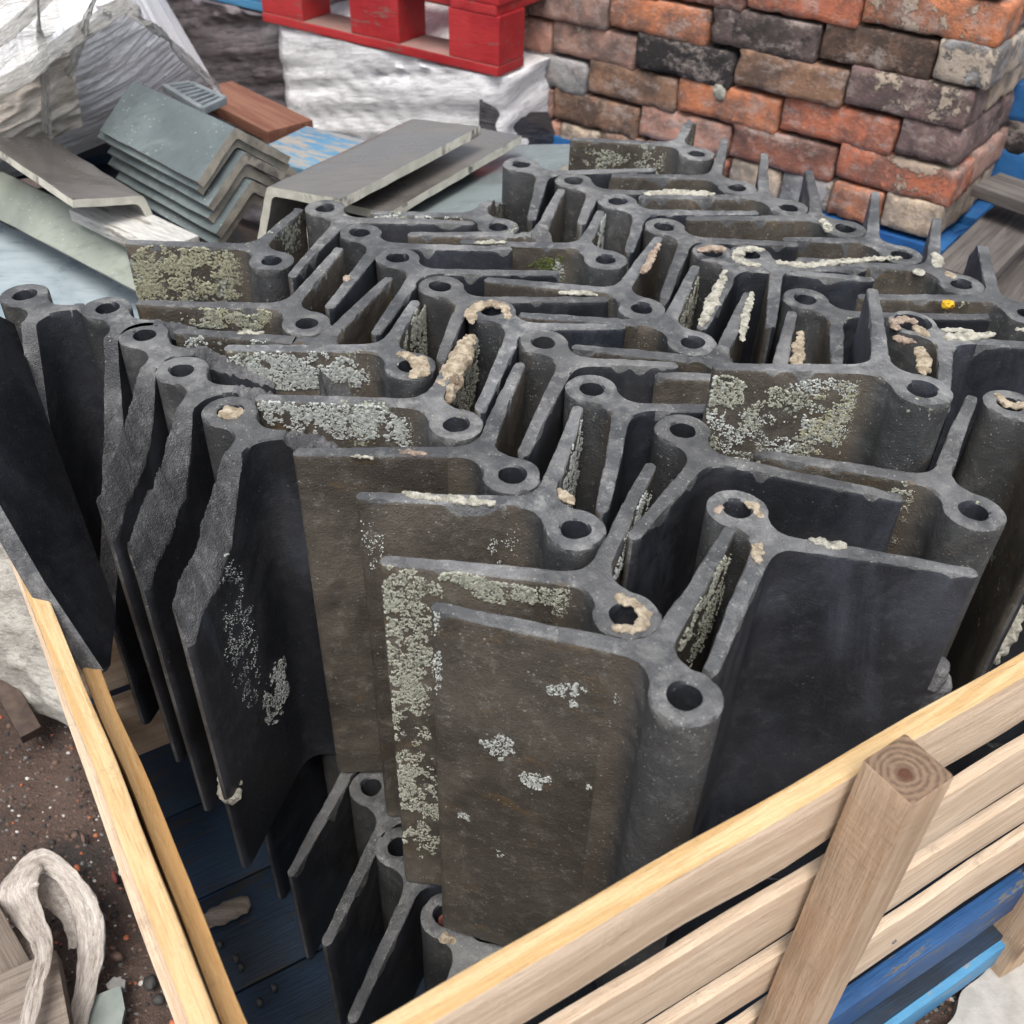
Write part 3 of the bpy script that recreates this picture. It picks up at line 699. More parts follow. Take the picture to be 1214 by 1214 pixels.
crp('A3', [(620, 650, .03, .03, 120, 0), (440, 640, .01, .04, 60, 0)], W_, 6, size=(.0006, .0013))
crp('A5', [(330, 485, .02, .014, 300, 0), (400, 500, .07, .022, 1400, 0), (500, 515, .04, .02, 700, 0)], W_, 47)
crp('A5', [(360, 490, .045, .016, 900, 0), (440, 505, .05, .018, 900, 0), (520, 520, .02, .02, 260, 0)], W_, 7)
crp('A6', [(350, 440, .07, .024, 1600, 0)], W_, 48)
crp('A6', [(300, 437, .03, .018, 500, 0), (360, 440, .05, .022, 1300, 0), (420, 445, .03, .015, 400, 0)], W_, 8)
crp('A7', [(232, 410, .016, .012, 220, 0), (305, 402, .012, .012, 90, 0)], W_, 9)
crp('A8', [(280, 376, .06, .014, 900, 0)], Y_, 50)
crp('A8', [(250, 378, .035, .012, 600, 0), (300, 380, .045, .012, 700, 0)], G_, 10)
crp('A9', [(180, 330, .03, .04, 900, .2), (250, 310, .05, .02, 900, .2), (230, 345, .06, .02, 900, .2)], Y_, 49)
crp('A9', [(190, 315, .035, .025, 900, .3), (230, 325, .04, .03, 900, .3), (275, 325, .04, .03, 1000, .3), (170, 345, .02, .025, 300, .2), (200, 305, .03, .015, 500, 0)], Y_, 11)
crp('C2', [(850, 470, .03, .02, 500, .0), (880, 500, .022, .015, 260, 0), (930, 480, .03, .02, 280, .2), (950, 530, .02, .014, 120, 0)], G_, 12)
crp('C2', [(835, 500, .02, .03, 300, .2), (900, 520, .04, .03, 500, .3), (1070, 500, .02, .05, 300, 0)], W_, 64)
crp('C2', [(1045, 480, .03, .05, 500, 0), (1030, 545, .03, .03, 400, 0), (830, 530, .02, .02, 200, 0)], G_, 65)
crp('C2', [(1000, 490, .035, .035, 1100, 0), (990, 520, .04, .02, 500, 0)], Y_, 13)
crp('C2', [(840, 462, .016, .012, 160, 0), (995, 500, .035, .03, 500, 0), (1040, 495, .02, .045, 800, 0), (1000, 460, .05, .01, 200, 0)], W_, 14)
crp('C1', [(1085, 600, .03, .04, 700, 0), (1100, 640, .03, .03, 400, 0)], G_, 15)
crp('E4', [(715, 190, .03, .015, 260, 0), (775, 195, .045, .03, 800, 0)], G_, 16)
crp('C6', [(565, 308, .018, .012, 260, 0), (680, 320, .03, .02, 500, 0)], W_, 17)
crp('C6', [(650, 318, .025, .02, 500, 0), (680, 335, .03, .02, 400, 0)], M['moss'], 18, size=(.001, .0028))
crp('C8', [(500, 265, .07, .01, 900, 0)], W_, 19)
for nm, sg, md, px, py in (('A6', -1, G_, 500, 380), ('A5', -1, G_, 545, 460), ('A3', -1, W_, 700, 520), ('C4', -1, G_, 845, 345), ('C6', -1, W_, 722, 270), ('A1', -1, G_, 850, 660), ('A2', -1, W_, 765, 640)):
    crust(TL[nm], sg, [(.09, -.02, .06, .02, 500, 0), (.11, -.05, .05, .05, 500, 0)], md, 30 + px % 17, .155)
# F5: pale bloom on the inner face
crust(TL['F5'], -1, [(.09, -.17, .03, .10, 500, 0), (.045, -.30, .035, .04, 900, 0)], M['lich_w'], 41, .162, (.0006, .0013), -1)

# mortar
T = TL
for k_, v_ in {'A1': (0.0018, -0.0012), 'A3': (-0.0012, -0.008), 'A4': (0.0, 0.0086), 'A5': (-0.0023, 0.0005), 'A6': (0.005, -0.0011), 'A7': (0.0032, -0.0017), 'A8': (-0.0032, 0.0017), 'B3': (0.0034, -0.0007), 'B4': (0.0029, -0.0072), 'B5': (0.0014, -0.0171), 'B6': (0.0004, 0.0036), 'B7': (0.0003, 0.0063), 'B8': (-0.0043, 0.0075), 'B9': (-0.0082, 0.012), 'C3': (0.0072, -0.0072), 'C4': (-0.0034, -0.0052), 'C5': (-0.0035, 0.0141), 'C6': (0.0034, -0.0018), 'C7': (0.0008, -0.0051), 'C8': (-0.0002, 0.005), 'D1': (-0.0046, -0.0047), 'D2': (0.0005, -0.0101), 'D3': (0.0016, 0.0061), 'D4': (-0.0005, -0.0026), 'D5': (-0.0033, -0.0049), 'D6': (-0.0029, 0.015), 'E3': (-0.0002, 0.0077), 'E2': (-0.001, 0.006), 'E1': (0.0025, -0.0026), 'E0': (0.0012, -0.0027), 'G1': (-0.0047, 0.0039), 'G2': (0.0043, -0.0086), 'B0': (0.0031, 0.0012), 'K1': (0.0001, -0.0019)}.items(): T[k_]['shift'] = v_
mortar(T['A3'], [(482, 577), (520, 582), (560, 586), (588, 588)], [.004, .0045, .005, .003], mat='mortar_w')
mortar(T['A2'], [(731, 706), (745, 712), (762, 722), (765, 738), (750, 746), (727, 744)], [.004, .0045, .005, .0055, .0045, .004])
mortar(T['B1'], [(965, 640), (985, 644), (1001, 646)], [.0045, .005, .0045], mat='mortar_w')
mortar(T['B1'], [(855, 600), (851, 606)], .004, mat='mortar_p')
mortar(T['B1'], [(884, 594), (895, 600), (901, 612)], [.003, .0045, .0035])
mortar(T['B1'], [(900, 646), (896, 664)], [.0045, .004], mat='mortar')
mortar(T['A3'], [(665, 573), (674, 581), (680, 588)], [.003, .006, .003], mat='mortar')
mortar(T['B5'], [(560, 372), (557, 362), (566, 352), (582, 349), (597, 353), (601, 366)], [.004, .006, .007, .006, .006, .004])
mortar(T['A6'], [(466, 417), (478, 421), (490, 426), (496, 436), (484, 444)], [.004, .006, .008, .009, .006], mat='mortar')
mortar(T['A5'], [(527, 470, -.01), (537, 445, -.003), (548, 425, 0), (560, 398, 0)], [.010, .012, .010, .006], mat='mortar', flat=1)
mortar(T['B6'], [(664, 348), (686, 348), (706, 350)], [.003, .0045, .003], mat='mortar_w')
mortar(T['B8'], [(413, 330), (416, 336)], [.004, .004], mat='mortar_p')
mortar(T['C7'], [(562, 285), (580, 284), (598, 284)], [.003, .0045, .003], mat='mortar_w')
mortar(T['D1'], [(905, 312), (888, 309), (877, 302), (882, 294), (895, 292), (908, 294)], [.004, .006, .006, .006, .0055, .004], mat='mortar_w')
mortar(T['D1'], [(926, 308), (960, 312), (1000, 307), (1040, 304), (1072, 303)], [.004, .0065, .005, .005, .003], mat='mortar_w')
mortar(T['D2'], [(829, 291), (843, 288), (857, 291)], [.005, .007, .005], z=1.012, mat='mortar_p')
mortar(T['D2'], [(858, 315), (850, 335), (842, 355), (830, 378)], [.003, .006, .007, .004], mat='mortar_w')
mortar(T['D1'], [(896, 345), (888, 372), (884, 400)], [.004, .0045, .003], mat='mortar_w')
mortar(T['E2'], [(768, 231), (800, 229), (830, 231), (848, 231)], [.005, .0075, .007, .004], mat='mortar_w')
mortar(T['E1'], [(974, 258), (978, 270)], [.006, .006], mat='mortar_w')
mortar(T['C5'], [(786, 294), (778, 310), (770, 325), (764, 330)], [.003, .005, .005, .003], mat='mortar_p')
mortar(T['G1'], [(1092, 322), (1100, 323)], [.007, .006], mat='mortar_w')
mortar(T['G1'], [(1117, 303), (1118, 317)], [.006, .007], mat='mortar_w')
mortar(T['G1'], [(1128, 326), (1137, 329)], [.006, .006], mat='mortar')
mortar(T['C2b'], [(950, 392), (948, 405), (945, 432)], [.003, .0055, .006], mat='mortar')
mortar(T['K1'], [(1063, 388), (1060, 379), (1072, 376), (1086, 380)], [.005, .006, .006, .005], mat='mortar_p')
mortar(T['K1'], [(1062, 399), (1080, 402)], [.006, .006], mat='mortar_p')
mortar(T['K1'], [(1084, 385), (1098, 394)], [.006, .006], mat='mortar')
mortar(T['K1'], [(1090, 412), (1097, 425), (1094, 440)], [.006, .007, .005], mat='mortar')
mortar(T['K1'], [(1115, 388), (1150, 391)], [.004, .004], mat='mortar_w')
mortar(T['K1'], [(1122, 398), (1150, 397), (1178, 394)], [.006, .007, .004], mat='mortar_w')
mortar(T['G2'], [(1198, 385), (1214, 385)], [.004, .004], mat='mortar_w')
mortar(T['H1'], [(1182, 466), (1190, 476), (1205, 480), (1222, 478)], [.003, .005, .0055, .005], mat='mortar')
mortar(T['H1'], [(1205, 715, -.18), (1192, 750, -.2), (1178, 780, -.22)], [.008, .011, .008], mat='mortar_w', flat=.8)
mortar(T['A5'], [(420, 541), (446, 543)], .002, mat='mortar_w')
mortar(T['A4'], [(472, 541), (490, 543), (506, 544)], [.003, .004, .003], mat='mortar_p')
mortar(T['A7'], [(280, 393), (306, 392)], [.004, .004], mat='mortar_w')
mortar(T['F5'], [(262, 489), (272, 487), (282, 488)], [.007, .0095, .007], mat='mortar', flat=.5)
mortar(T['F5'], [(268, 905, -.32), (272, 930, -.33), (277, 950, -.335)], [.008, .010, .006], mat='mortar_w')
mortar(LO[2], [(527, 1108), (537, 1116)], [.006, .006])
o = mesh_obj('stone', lump([at(530, 1084, .53), at(533, 1092, .53)], [.010, .011], 9), flat_mat('red_stone', (.09, .03, .025), (.16, .05, .04)), None, 60); o['seed'] = 3
tag(o, 'small dark red stone lodged in the roll of a lower-tier tile by the front rail', 'stone')
o = mesh_obj('lichen', lump([at(1119, 362, 1.002), at(1131, 361, 1.0)], [.005, .004], 4, amp=.8), M['lich_o']); o['label'] = 'bright orange lichen tuft'; parent_keep(o, T['G2'])
# shard wedged beside the front right tile
o = mesh_obj('tile_shard', lump([at(1120, 788, .86), at(1105, 803, .84), at(1090, 830, .80), at(1080, 870, .70), at(1070, 900, .545)], [.010, .020, .024, .026, .028], 21, 18, 10, .6, .14), M['frac'], None, 60); o['seed'] = 8; o['lichen'] = .2
tag(o, 'rough broken tile shard wedged between the dark blue tile and the front rail', 'tile shard')

# ------------------------------------------------------------------ crate
PZ = .35                                                # pallet deck height
crate = empty('wooden_crate', UV(0, .264, PZ)); tag(crate, 'slatted pine crate of rough boards and posts holding the old ridge tiles', 'crate')
W2 = .022
fb = [(.936, .858, 'pine', 'pine_y'), (.812, .728, 'pine', None), (.692, .622, 'pine', None), (.574, .486, 'pine', None)]
for k, (zt, zb, mt, tm) in enumerate(fb):
    tk = .018 if k == 0 else .011; vv = .242 + tk / 2
    a_ = UV(-.03, vv, (zt + zb) / 2 + (-.002, .006, .004, -.004)[k]); b_ = UV(1.24, vv, (zt + zb) / 2 - (-.022, .006, .003, -.004)[k])
    board('board', a_, b_, zt - zb, tk, None, crate, seed=k * 3.1, mats=[M['pine'], M['pine_y'] if k == 0 else M['pine']], topmi=1, amp=.0022)
    # back side
    board('board', UV(0.0, 1.228, (zt + zb) / 2 - .09), UV(1.24, 1.228, (zt + zb) / 2 - .09), (zt - zb) * .8, W2, M['pine'], crate, seed=20 + k)
    # right side
    if k: board('board', UV(1.236, .28, (zt + zb) / 2), UV(1.236, 1.215, (zt + zb) / 2), zt - zb, W2, M['pine'], crate, seed=30 + k)
# left side: top rail and the boards below it, each a little out of line
board('board', UV(-.004, .275, .842), UV(-.030, 1.21, .842), .11, .016, None, crate, seed=41, mats=[M['pine'], M['pine_y']], topmi=1, amp=.0022)
board('board', UV(.012, .285, .815), UV(.002, .70, .800), .10, .014, None, crate, seed=42.5, mats=[M['pine_o'], M['pine_o']], topmi=1, amp=.003)
for k, zc in enumerate((.67, .50)): board('board', UV(-.014, .275, zc), UV(-.03, 1.215, zc), .12, W2, M['pine'], crate, seed=50 + k)
for k, zc in enumerate((.598, .462)): board('cross_board', UV(-.015, .965, zc), UV(.105, .965, zc), .10, .024, M['pine'], crate, seed=55 + k)
pw = .043
def post(u, v, zt, zb, seed, rotz=0.0, vis=True):
    bm = bmesh.new(); h = zt - zb
    box_bm(bm, (pw, pw, h), bev=.003, div=(2, 2, 16), amp=.0016, ns=7, seed=seed, topmi=1)
    c = UV(u, v, (zt + zb) / 2); o = mesh_obj('post', bm, [M['post'], M['endgrain']], None, 40)
    # vertical grain: the wood material runs along X, so turn the mesh
    o.matrix_world = Matrix.Translation(c) @ Matrix.Rotation(math.atan2(eu.y, eu.x) + rotz, 4, 'Z'); o['seed'] = seed
    return parent_keep(o, crate)
def wood_v(name, src):                                    # same wood, grain running up the post
    m = M[src].copy(); m.name = name
    for n_ in m.node_tree.nodes:
        if n_.type == 'MAPPING': s_ = n_.inputs['Scale'].default_value; s_[0], s_[2] = s_[2], s_[0]
    return m
M['post'] = wood_v('pine_post_upright', 'post')
post(.452, .2165, .975, G0, 61, .04)
post(.885, .2165, .90, G0, 62, -.05)
post(-.06, .2165, .90, G0, 63); post(1.2, 1.27, .80, G0, 64); post(.0, 1.27, .72, G0, 65)

nm_ = flat_mat('nail_steel', (.10, .09, .085), (.2, .19, .18), 80, .5, .3)
for (u_, z_) in ((.452, .88), (.885, .87), (.445, .77), (.46, .65), (.88, .76), (.60, .53), (.89, .65)):
    bm = bmesh.new(); bmesh.ops.create_cone(bm, cap_ends=True, segments=10, radius1=.0035, radius2=.003, depth=.0016); o = mesh_obj('nail_head', bm, nm_)
    o.matrix_world = Matrix.Translation(UV(u_ + .035, .2412, z_ - .01)) @ (-ev).to_track_quat('Z', 'Y').to_matrix().to_4x4(); parent_keep(o, crate)
# blue pallet under the crate
pal = empty('blue_pallet', UV(.6, .75, G0)); tag(pal, 'blue painted pallet carrying the wooden crate', 'pallet')
for k in range(8):
    v_ = .285 + k * .134
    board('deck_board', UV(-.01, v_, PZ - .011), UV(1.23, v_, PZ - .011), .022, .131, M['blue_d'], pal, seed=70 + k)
for k, u_ in enumerate((.03, .61, 1.19)):
    board('runner', UV(u_, .24, PZ - .035), UV(u_, 1.27, PZ - .035), .022, .09, M['blue'], pal, seed=80 + k)
    for v_ in (.30, .75, 1.22):
        bm = bmesh.new(); box_bm(bm, (.13, .09, .05), bev=.002); o = mesh_obj('block', bm, M['blue']); o.location = UV(u_, v_, G0 + .05); o.rotation_euler.z = math.atan2(eu.y, eu.x); parent_keep(o, pal)
board('edge_board', UV(-.02, .236, G0 + .16), UV(1.23, .236, G0 + .16), .065, .018, M['blue_m'], pal, seed=88)
board('bottom_board', UV(-.02, .222, G0 + .045), UV(1.23, .222, G0 + .045), .05, .022, M['blue_l'], pal, seed=90)
board('bottom_board', UV(-.02, 1.22, G0 + .018), UV(1.23, 1.22, G0 + .018), .028, .10, M['blue'], pal, seed=91)
o = mesh_obj('bark_strip', lump([at(236, 1096, PZ + .012), at(262, 1084, PZ + .013), at(296, 1068, PZ + .013)], [.009, .013, .012], 14, flat=.5), M['old'], None, 60); o['seed'] = 5
tag(o, 'strip of bark lying on the blue pallet in the gap beside the tiles', 'bark')
for k, (px, py) in enumerate([(277, 1137), (283, 1148), (322, 1172), (305, 1190), (258, 1120)]):
    o = mesh_obj('crumb', lump([at(px, py, PZ + .006), at(px + 7, py - 3, PZ + .006)], [.005, .004], k), M['pebble'][2], None, 60); o['seed'] = k
    tag(o, ['dark crumb of tile on the blue pallet just past the bark strip', 'smaller crumb close beside another on the blue pallet', 'right-most dark crumb on the blue pallet near the tile wings', 'dark crumb nearest the viewer on the blue pallet', 'left-most dark crumb on the blue pallet beside the side rail'][k], 'debris')

# ------------------------------------------------------------------ ground
def gat(px, py, z): return at(px, py, G0 + z)
def sheet(name, x0, x1, y0, y1, nx, ny, zf, mat):
    bm = bmesh.new(); rws = []
    for j in range(ny + 1):
        rw = []
        for i in range(nx + 1):
            x = x0 + (x1 - x0) * i / nx; y = y0 + (y1 - y0) * j / ny; rw.append(bm.verts.new((x, y, zf(x, y))))
        rws.append(rw)
    grid_faces(bm, rws); return mesh_obj(name, bm, mat, None, 70)
tag(sheet('ground', -60, 60, -20, 100, 40, 40, lambda x, y: G0 - .03, M['soil']), kind='structure')
tag(sheet('soil', -1.6, 2.2, -.2, 2.6, 260, 190, lambda x, y: G0 - .012 + .012 * N((x, y, 0), 5) + .009 * N((x, y, 0), 22) + .004 * N((x, y, 0), 70), M['soil']), 'wet red-brown soil', kind='structure')
# concrete slab at the bottom right with a ragged edge
bm = bmesh.new(); rr = random.Random(4)
def ragged(pts, seed, amp=.012, n=14):
    out = []
    for a, b in zip(pts, pts[1:] + pts[:1]):
        for k in range(n):
            p = a.lerp(b, k / n); out.append(p + V((N(p, 22, seed), N(p, 22, seed + 9), 0)) * amp)
    return out
cp = ragged([gat(1112, 1230, .012), gat(1150, 1168, .012), gat(1186, 1118, .012), gat(1240, 1075, .012), V((1.4, .9, 0)), V((1.4, .1, 0)), V((.5, .1, 0))], 3)
for p in cp: p.z = G0 + .012
def slab(bm, pts, th, mi=0, side=0):
    t_ = [bm.verts.new(p) for p in pts]; b_ = [bm.verts.new(p - V((0, 0, th))) for p in pts]
    es = [bm.edges.new((t_[i], t_[(i + 1) % len(t_)])) for i in range(len(t_))]
    bmesh.ops.triangle_fill(bm, edges=es, use_beauty=True, normal=V((0, 0, 1)))
    for i in range(len(pts)): bm.faces.new((t_[i], b_[i], b_[(i + 1) % len(pts)], t_[(i + 1) % len(pts)]))
    bmesh.ops.recalc_face_normals(bm, faces=bm.faces)
slab(bm, cp, .03); tag(mesh_obj('concrete', bm, M['concrete']), 'broken pale concrete edge', kind='structure')
# gravel: too many to count
rr = random.Random(12); gb = [bmesh.new() for _ in range(5)]
def stone_bm(bm, c, r, seed, q=1):
    ph = rr.random() * 6; el = rr.uniform(.6, 1); t_ = bm.verts.new(c + V((0, 0, r * .75))); ra = []; rb = []
    for j in range(6):
        a = ph + j * 1.047; k = rr.uniform(.75, 1.15)
        ra.append(bm.verts.new(c + V((math.cos(a) * r * k, math.sin(a) * r * k * el, 0)))); rb.append(bm.verts.new(c + V((math.cos(a) * r * k * .65, math.sin(a) * r * k * .65 * el, r * .55 * rr.uniform(.8, 1.1)))))
    for j in range(6):
        j2 = (j + 1) % 6; bm.faces.new((ra[j], ra[j2], rb[j2], rb[j])); bm.faces.new((rb[j], rb[j2], t_))
for _ in range(3800):
    if rr.random() < .72: p = gat(rr.uniform(-20, 270), rr.uniform(790, 1240), 0)
    else: p = gat(rr.uniform(980, 1230), rr.uniform(1050, 1235), 0)
    kk = rr.choices(range(5), (50, 16, 26, 4, 6))[0]; r = rr.choice((.0012, .0018, .0022, .003, .004)) * (1 if rr.random() < .95 else 1.8)
    p.z = G0 - .012 + .012 * N((p.x, p.y, 0), 5) + .009 * N((p.x, p.y, 0), 22); stone_bm(gb[kk], p, r, 0)
for k in range(5):
    o = mesh_obj('gravel', gb[k], M['pebble'][k]); tag(o, 'fine gravel and grit scattered over the wet soil', 'gravel', kind='stuff'); o['seed'] = k
def pebble(px, py, r, mi, lab, name='pebble', el=1.5, ang=.5, z=.006, cat='pebble'):
    c = gat(px, py, z); d = V((math.cos(ang), math.sin(ang), 0)) * r * (el - 1)
    o = mesh_obj(name, lump([c - d, c + d * .01, c + d], [r * .8, r, r * .75], px, 14, 3, .7, .22), M['pebble'][mi] if isinstance(mi, int) else mi, None, 60); o['seed'] = px * .1
    tag(o, lab, cat)
pebble(137, 1133, .010, 0, 'smooth brown oval pebble on the soil right of the plastic strip', ang=1.3)
pebble(107, 1052, .010, 1, 'round grey-brown pebble beside the top of the plastic strip', el=1.1)
pebble(136, 1040, .011, flat_mat('dark_red_stone', (.13, .035, .03), (.2, .06, .05)), 'angular dark red stone near the side rail', el=1.3)
pebble(99, 994, .009, 0, 'pinkish stone on the soil near the crate side', el=1.3)
pebble(92, 1029, .006, 3, 'small orange brick crumb by the plastic strip', ang=.9)
pebble(64, 1015, .006, 3, 'orange brick crumb above the loop of plastic strip', ang=.3)
pebble(122, 1086, .007, 1, 'small bluish grey stone beside the plastic strip', ang=1)
pebble(147, 1033, .007, 4, 'white chalky fragment beside the dark red stone', el=1.9, ang=-1.1)
pebble(150, 1024, .004, 4, 'tiny white chip just above the chalky fragment', el=1.3)
pebble(1178, 1124, .006, 2, 'dark pebble at the foot of the crate post', el=1.1)
pebble(1122, 1174, .006, 2, 'dark green glass-like chip on the soil at the right', el=1.5)
pebble(178, 1165, .010, 2, 'black flaky crumb on the soil by the side rail', el=1.8)
pebble(188, 1185, .008, 2, 'black sliver standing in the mud by the side rail', el=1.8, ang=1.4)
# slate offcuts
def plate(name, pts, th, mat, lab, cat, seed=1, n=6, amp=.004, cutmat=None):
    bm = bmesh.new(); slab(bm, ragged(pts, seed, amp, n), th); o = mesh_obj(name, bm, mat if cutmat is None else [mat, cutmat]); o['seed'] = seed; tag(o, lab, cat); return o
plate('slate_piece', [gat(104, 1184, .02), gat(143, 1168, .022), gat(149, 1196, .02), gat(143, 1225, .018), gat(90, 1235, .018)], .008, M['seaslate'], 'grey-green slate offcut lying on the soil by the plastic strip', 'slate', 3)
plate('stone_flake', [gat(126, 1166, .014), gat(136, 1158, .016), gat(150, 1163, .016), gat(149, 1172, .014), gat(130, 1172, .012)], .01, M['pebble'][1], 'rough grey stone flake above the slate offcut', 'stone', 5, 3)
# timber offcuts bottom left
board('timber_offcut', gat(-60, 1205, .05), gat(48, 1128, .05), .05, .07, M['old'], seed=95).location.z += 0
o = S.objects['timber_offcut']; tag(o, 'weathered grey timber offcut lying in the bottom left corner', 'timber')
o = board('timber_offcut', gat(-30, 1225, .075), gat(78, 1178, .075), .03, .10, M['old'], seed=97); tag(o, 'split weathered timber block under the plastic strip', 'timber')
o = board('timber_offcut', gat(-20, 1075, .10), gat(22, 1150, .04), .10, .03, M['old'], seed=99); tag(o, 'upright weathered board end at the left edge of the picture', 'timber')
# looped plastic strip
FOLD = [1.0]
def ribbon(path, wd, nrm_f, mat, name, seed=1, cuts=8, amp=.003, across=14):
    pts = []
    for a, b in zip(path, path[1:]):
        for k in range(cuts): pts.append(a.lerp(b, k / cuts))
    pts.append(path[-1]); bm = bmesh.new(); rows_ = []; uvl = bm.loops.layers.uv.new('UVMap'); uvs = {}
    for i, p in enumerate(pts):
        d = (pts[min(i + 2, len(pts) - 1)] - pts[max(i - 2, 0)]).normalized(); s_ = d.cross(nrm_f(i / len(pts))).normalized(); u_ = s_.cross(d); r_ = []
        w_ = wd if not callable(wd) else wd(i / len(pts))
        for j in range(across + 1):
            k = j / across - .5; q = p + s_ * k * w_ + u_ * FOLD[0] * ((abs((k * 5 + .3 * math.sin(i * .17)) % 2 - 1) - .5) * w_ * .34 + .2 * w_ * k * math.sin(i * .21)) + noise.noise_vector(p * 60 + V((0, 0, j * .9 + seed))) * amp
            v_ = bm.verts.new(q); uvs[v_] = (i / len(pts) * 3, k); r_.append(v_)
        rows_.append(r_)
    grid_faces(bm, rows_)
    for f in bm.faces:
        for l in f.loops: l[uvl].uv = uvs[l.vert]
    o = mesh_obj(name, bm, mat, None, 70); o['seed'] = seed
    so = o.modifiers.new('thickness', 'SOLIDIFY'); so.thickness = .0006; return o
FOLD[0] = .22
lp = [gat(28, 1235, .12), gat(42, 1170, .12), gat(52, 1128, .115), gat(38, 1092, .10), gat(22, 1062, .10), gat(28, 1038, .105), gat(50, 1020, .10), gat(76, 1036, .085), gat(98, 1070, .075), gat(108, 1110, .06), gat(104, 1160, .04), gat(92, 1215, .03), gat(86, 1240, .03)]
def cat(P, k=5):
    out = []
    for i in range(len(P) - 1):
        p0 = P[max(i - 1, 0)]; p1 = P[i]; p2 = P[i + 1]; p3 = P[min(i + 2, len(P) - 1)]
        for j in range(k):
            t = j / k; out.append(.5 * ((2 * p1) + (p2 - p0) * t + (2 * p0 - 5 * p1 + 4 * p2 - p3) * t * t + (3 * p1 - p0 - 3 * p2 + p3) * t ** 3))
    return out + [P[-1]]
o = ribbon(cat(lp, 4), lambda t: .018 + .030 * math.exp(-((t - .36) / .13) ** 2) + .016 * math.exp(-((t - .72) / .15) ** 2), lambda t: V((.25 * math.sin(t * 9), -.5, .8)), M['strap'], 'plastic_strip', 4, 5, .0022)
tag(o, 'crumpled dirty loop of plastic strip on the soil at the bottom left', 'plastic strip')
o = ribbon(cat([gat(40, 1048, .08), gat(62, 1062, .06), gat(86, 1084, .05), gat(97, 1120, .04)], 5), .03, lambda t: V((.2, -.4, .9)), M['strap'], 'plastic_strip', 9, 2)
tag(o, 'second crumpled strand inside the loop of plastic strip', 'plastic strip')
# ------------------------------------------------------------------ loads behind the crate
def cross(a, b, tl, tr, th, name, mats, lab, cat='ridge tile', parent=None, seed=1, shift=V((0, 0, 0)), L=None, group=None, r=.35):
    """angled ridge: near apex a, far apex b, wing tips in the near end plane"""
    ax = (b - a); Ln = ax.length if L is None else L; ax.normalize(); bm = bmesh.new()
    def inward(p, q, ref): # offset line p-q toward ref
        d = (q - p).normalized(); n = d.cross(ax).normalized()
        return n if n.dot(ref - p) > 0 else -n
    mid = (tl + tr) / 2; nl = inward(a, tl, mid); nr = inward(a, tr, mid)
    dl = (tl - a).normalized(); dr = (tr - a).normalized(); ca = max(-.95, min(.95, dl.dot(dr))); k = th / math.tan(math.acos(ca) / 2)
    rd = .006
    o1 = [tl, a + dl * rd, a + (dl + dr) * rd * .25, a + dr * rd, tr]
    ib = a + dl * k + nl * th
    o2 = [tl + nl * th, ib + dl * rd, ib + (dl + dr) * rd * .3, ib + dr * rd, tr + nr * th]
    n_ = max(4, int(Ln / .03)); rows_o, rows_i = [], []
    def J(p, i): return noise.noise_vector(p * 60 + V((seed, 0, 0))) * .0012
    def sub(poly):
        out = []
        for i in range(len(poly) - 1):
            m_ = 6 if i in (0, 3) else 1
            for j in range(m_): out.append(poly[i].lerp(poly[i + 1], j / m_))
        return out + [poly[-1]]
    o1, o2 = sub(o1), sub(o2)
    for i in range(n_ + 1):
        off = ax * (Ln * i / n_) + shift
        rows_o.append([bm.verts.new(p + off + J(p + off, 0)) for p in o1]); rows_i.append([bm.verts.new(p + off + J(p + off, 1)) for p in o2])
    grid_faces(bm, rows_o, 0); grid_faces(bm, rows_i, 1, flip=True)
    grid_faces(bm, [rows_o[0], rows_i[0]], 2); grid_faces(bm, [rows_o[-1], rows_i[-1]], 2, flip=True)
    grid_faces(bm, [[r_[0] for r_ in rows_o], [r_[0] for r_ in rows_i]], 2); grid_faces(bm, [[r_[-1] for r_ in rows_o], [r_[-1] for r_ in rows_i]], 2)
    bmesh.ops.recalc_face_normals(bm, faces=bm.faces)
    o = mesh_obj(name, bm, mats, None, 35); o['seed'] = seed
    if lab: tag(o, lab, cat, group)
    return o
def near(px, py, a, ax): return hit(px, py, a, ax)
SL = [M['slate'], M['slate_side'], flat_mat('sawn_tan_edge', (.20, .185, .155), (.33, .30, .25), 35, .75, .5, .002, (.12, .11, .10))]
a0 = at(278, 150, 1.0); b0 = at(158, 95, 1.0); axs = (b0 - a0).normalized()
tl0 = near(234, 216, a0, axs); tr0 = near(345, 186, a0, axs)
apx = [(278, 150), (281, 162), (286, 178), (289, 195), (291, 210), (293, 226)]
labs = ['top grey ridge of the nested stack, pale flecks over its broad face', 'second grey ridge from the top of the nested stack', 'third grey ridge from the top of the nested stack',
        'fourth grey ridge from the top of the nested stack', 'fifth grey ridge down, last but one in the nested stack', 'bottom grey ridge of the nested stack']
for k, p in enumerate(apx):
    sh = near(*p, a0, axs) - a0; sh += axs * (-.004 * k + (.012 if k % 2 else 0))
    cross(a0, b0, tl0, tr0, .013, 'angle_ridge', SL, labs[k], 'ridge tile', seed=3 + k * 5, shift=sh, L=(b0 - a0).length + .01 * (k > 0), group='grey ridges nested in a stack behind the crate')
RD = [M['slate_d'], M['slate_side'], M['slate_cut']]
def ridge(pa, pb, za, pl, pr, th, mats, lab, seed, zb=None, L=None, name='angle_ridge'):
    a = at(*pa, za); b = at(*pb, zb if zb is not None else za); ax = (b - a).normalized()
    return cross(a, b, near(*pl, a, ax), near(*pr, a, ax), th, name, mats, lab, seed=seed, L=L, group='loose grey ridges piled behind the crate')
ridge((316, 221), (487, 140), .965, (304, 290), (404, 236), .013, RD, 'brown-grey wet ridge with a chipped cream edge, lying highest on the right of the pile', 41)
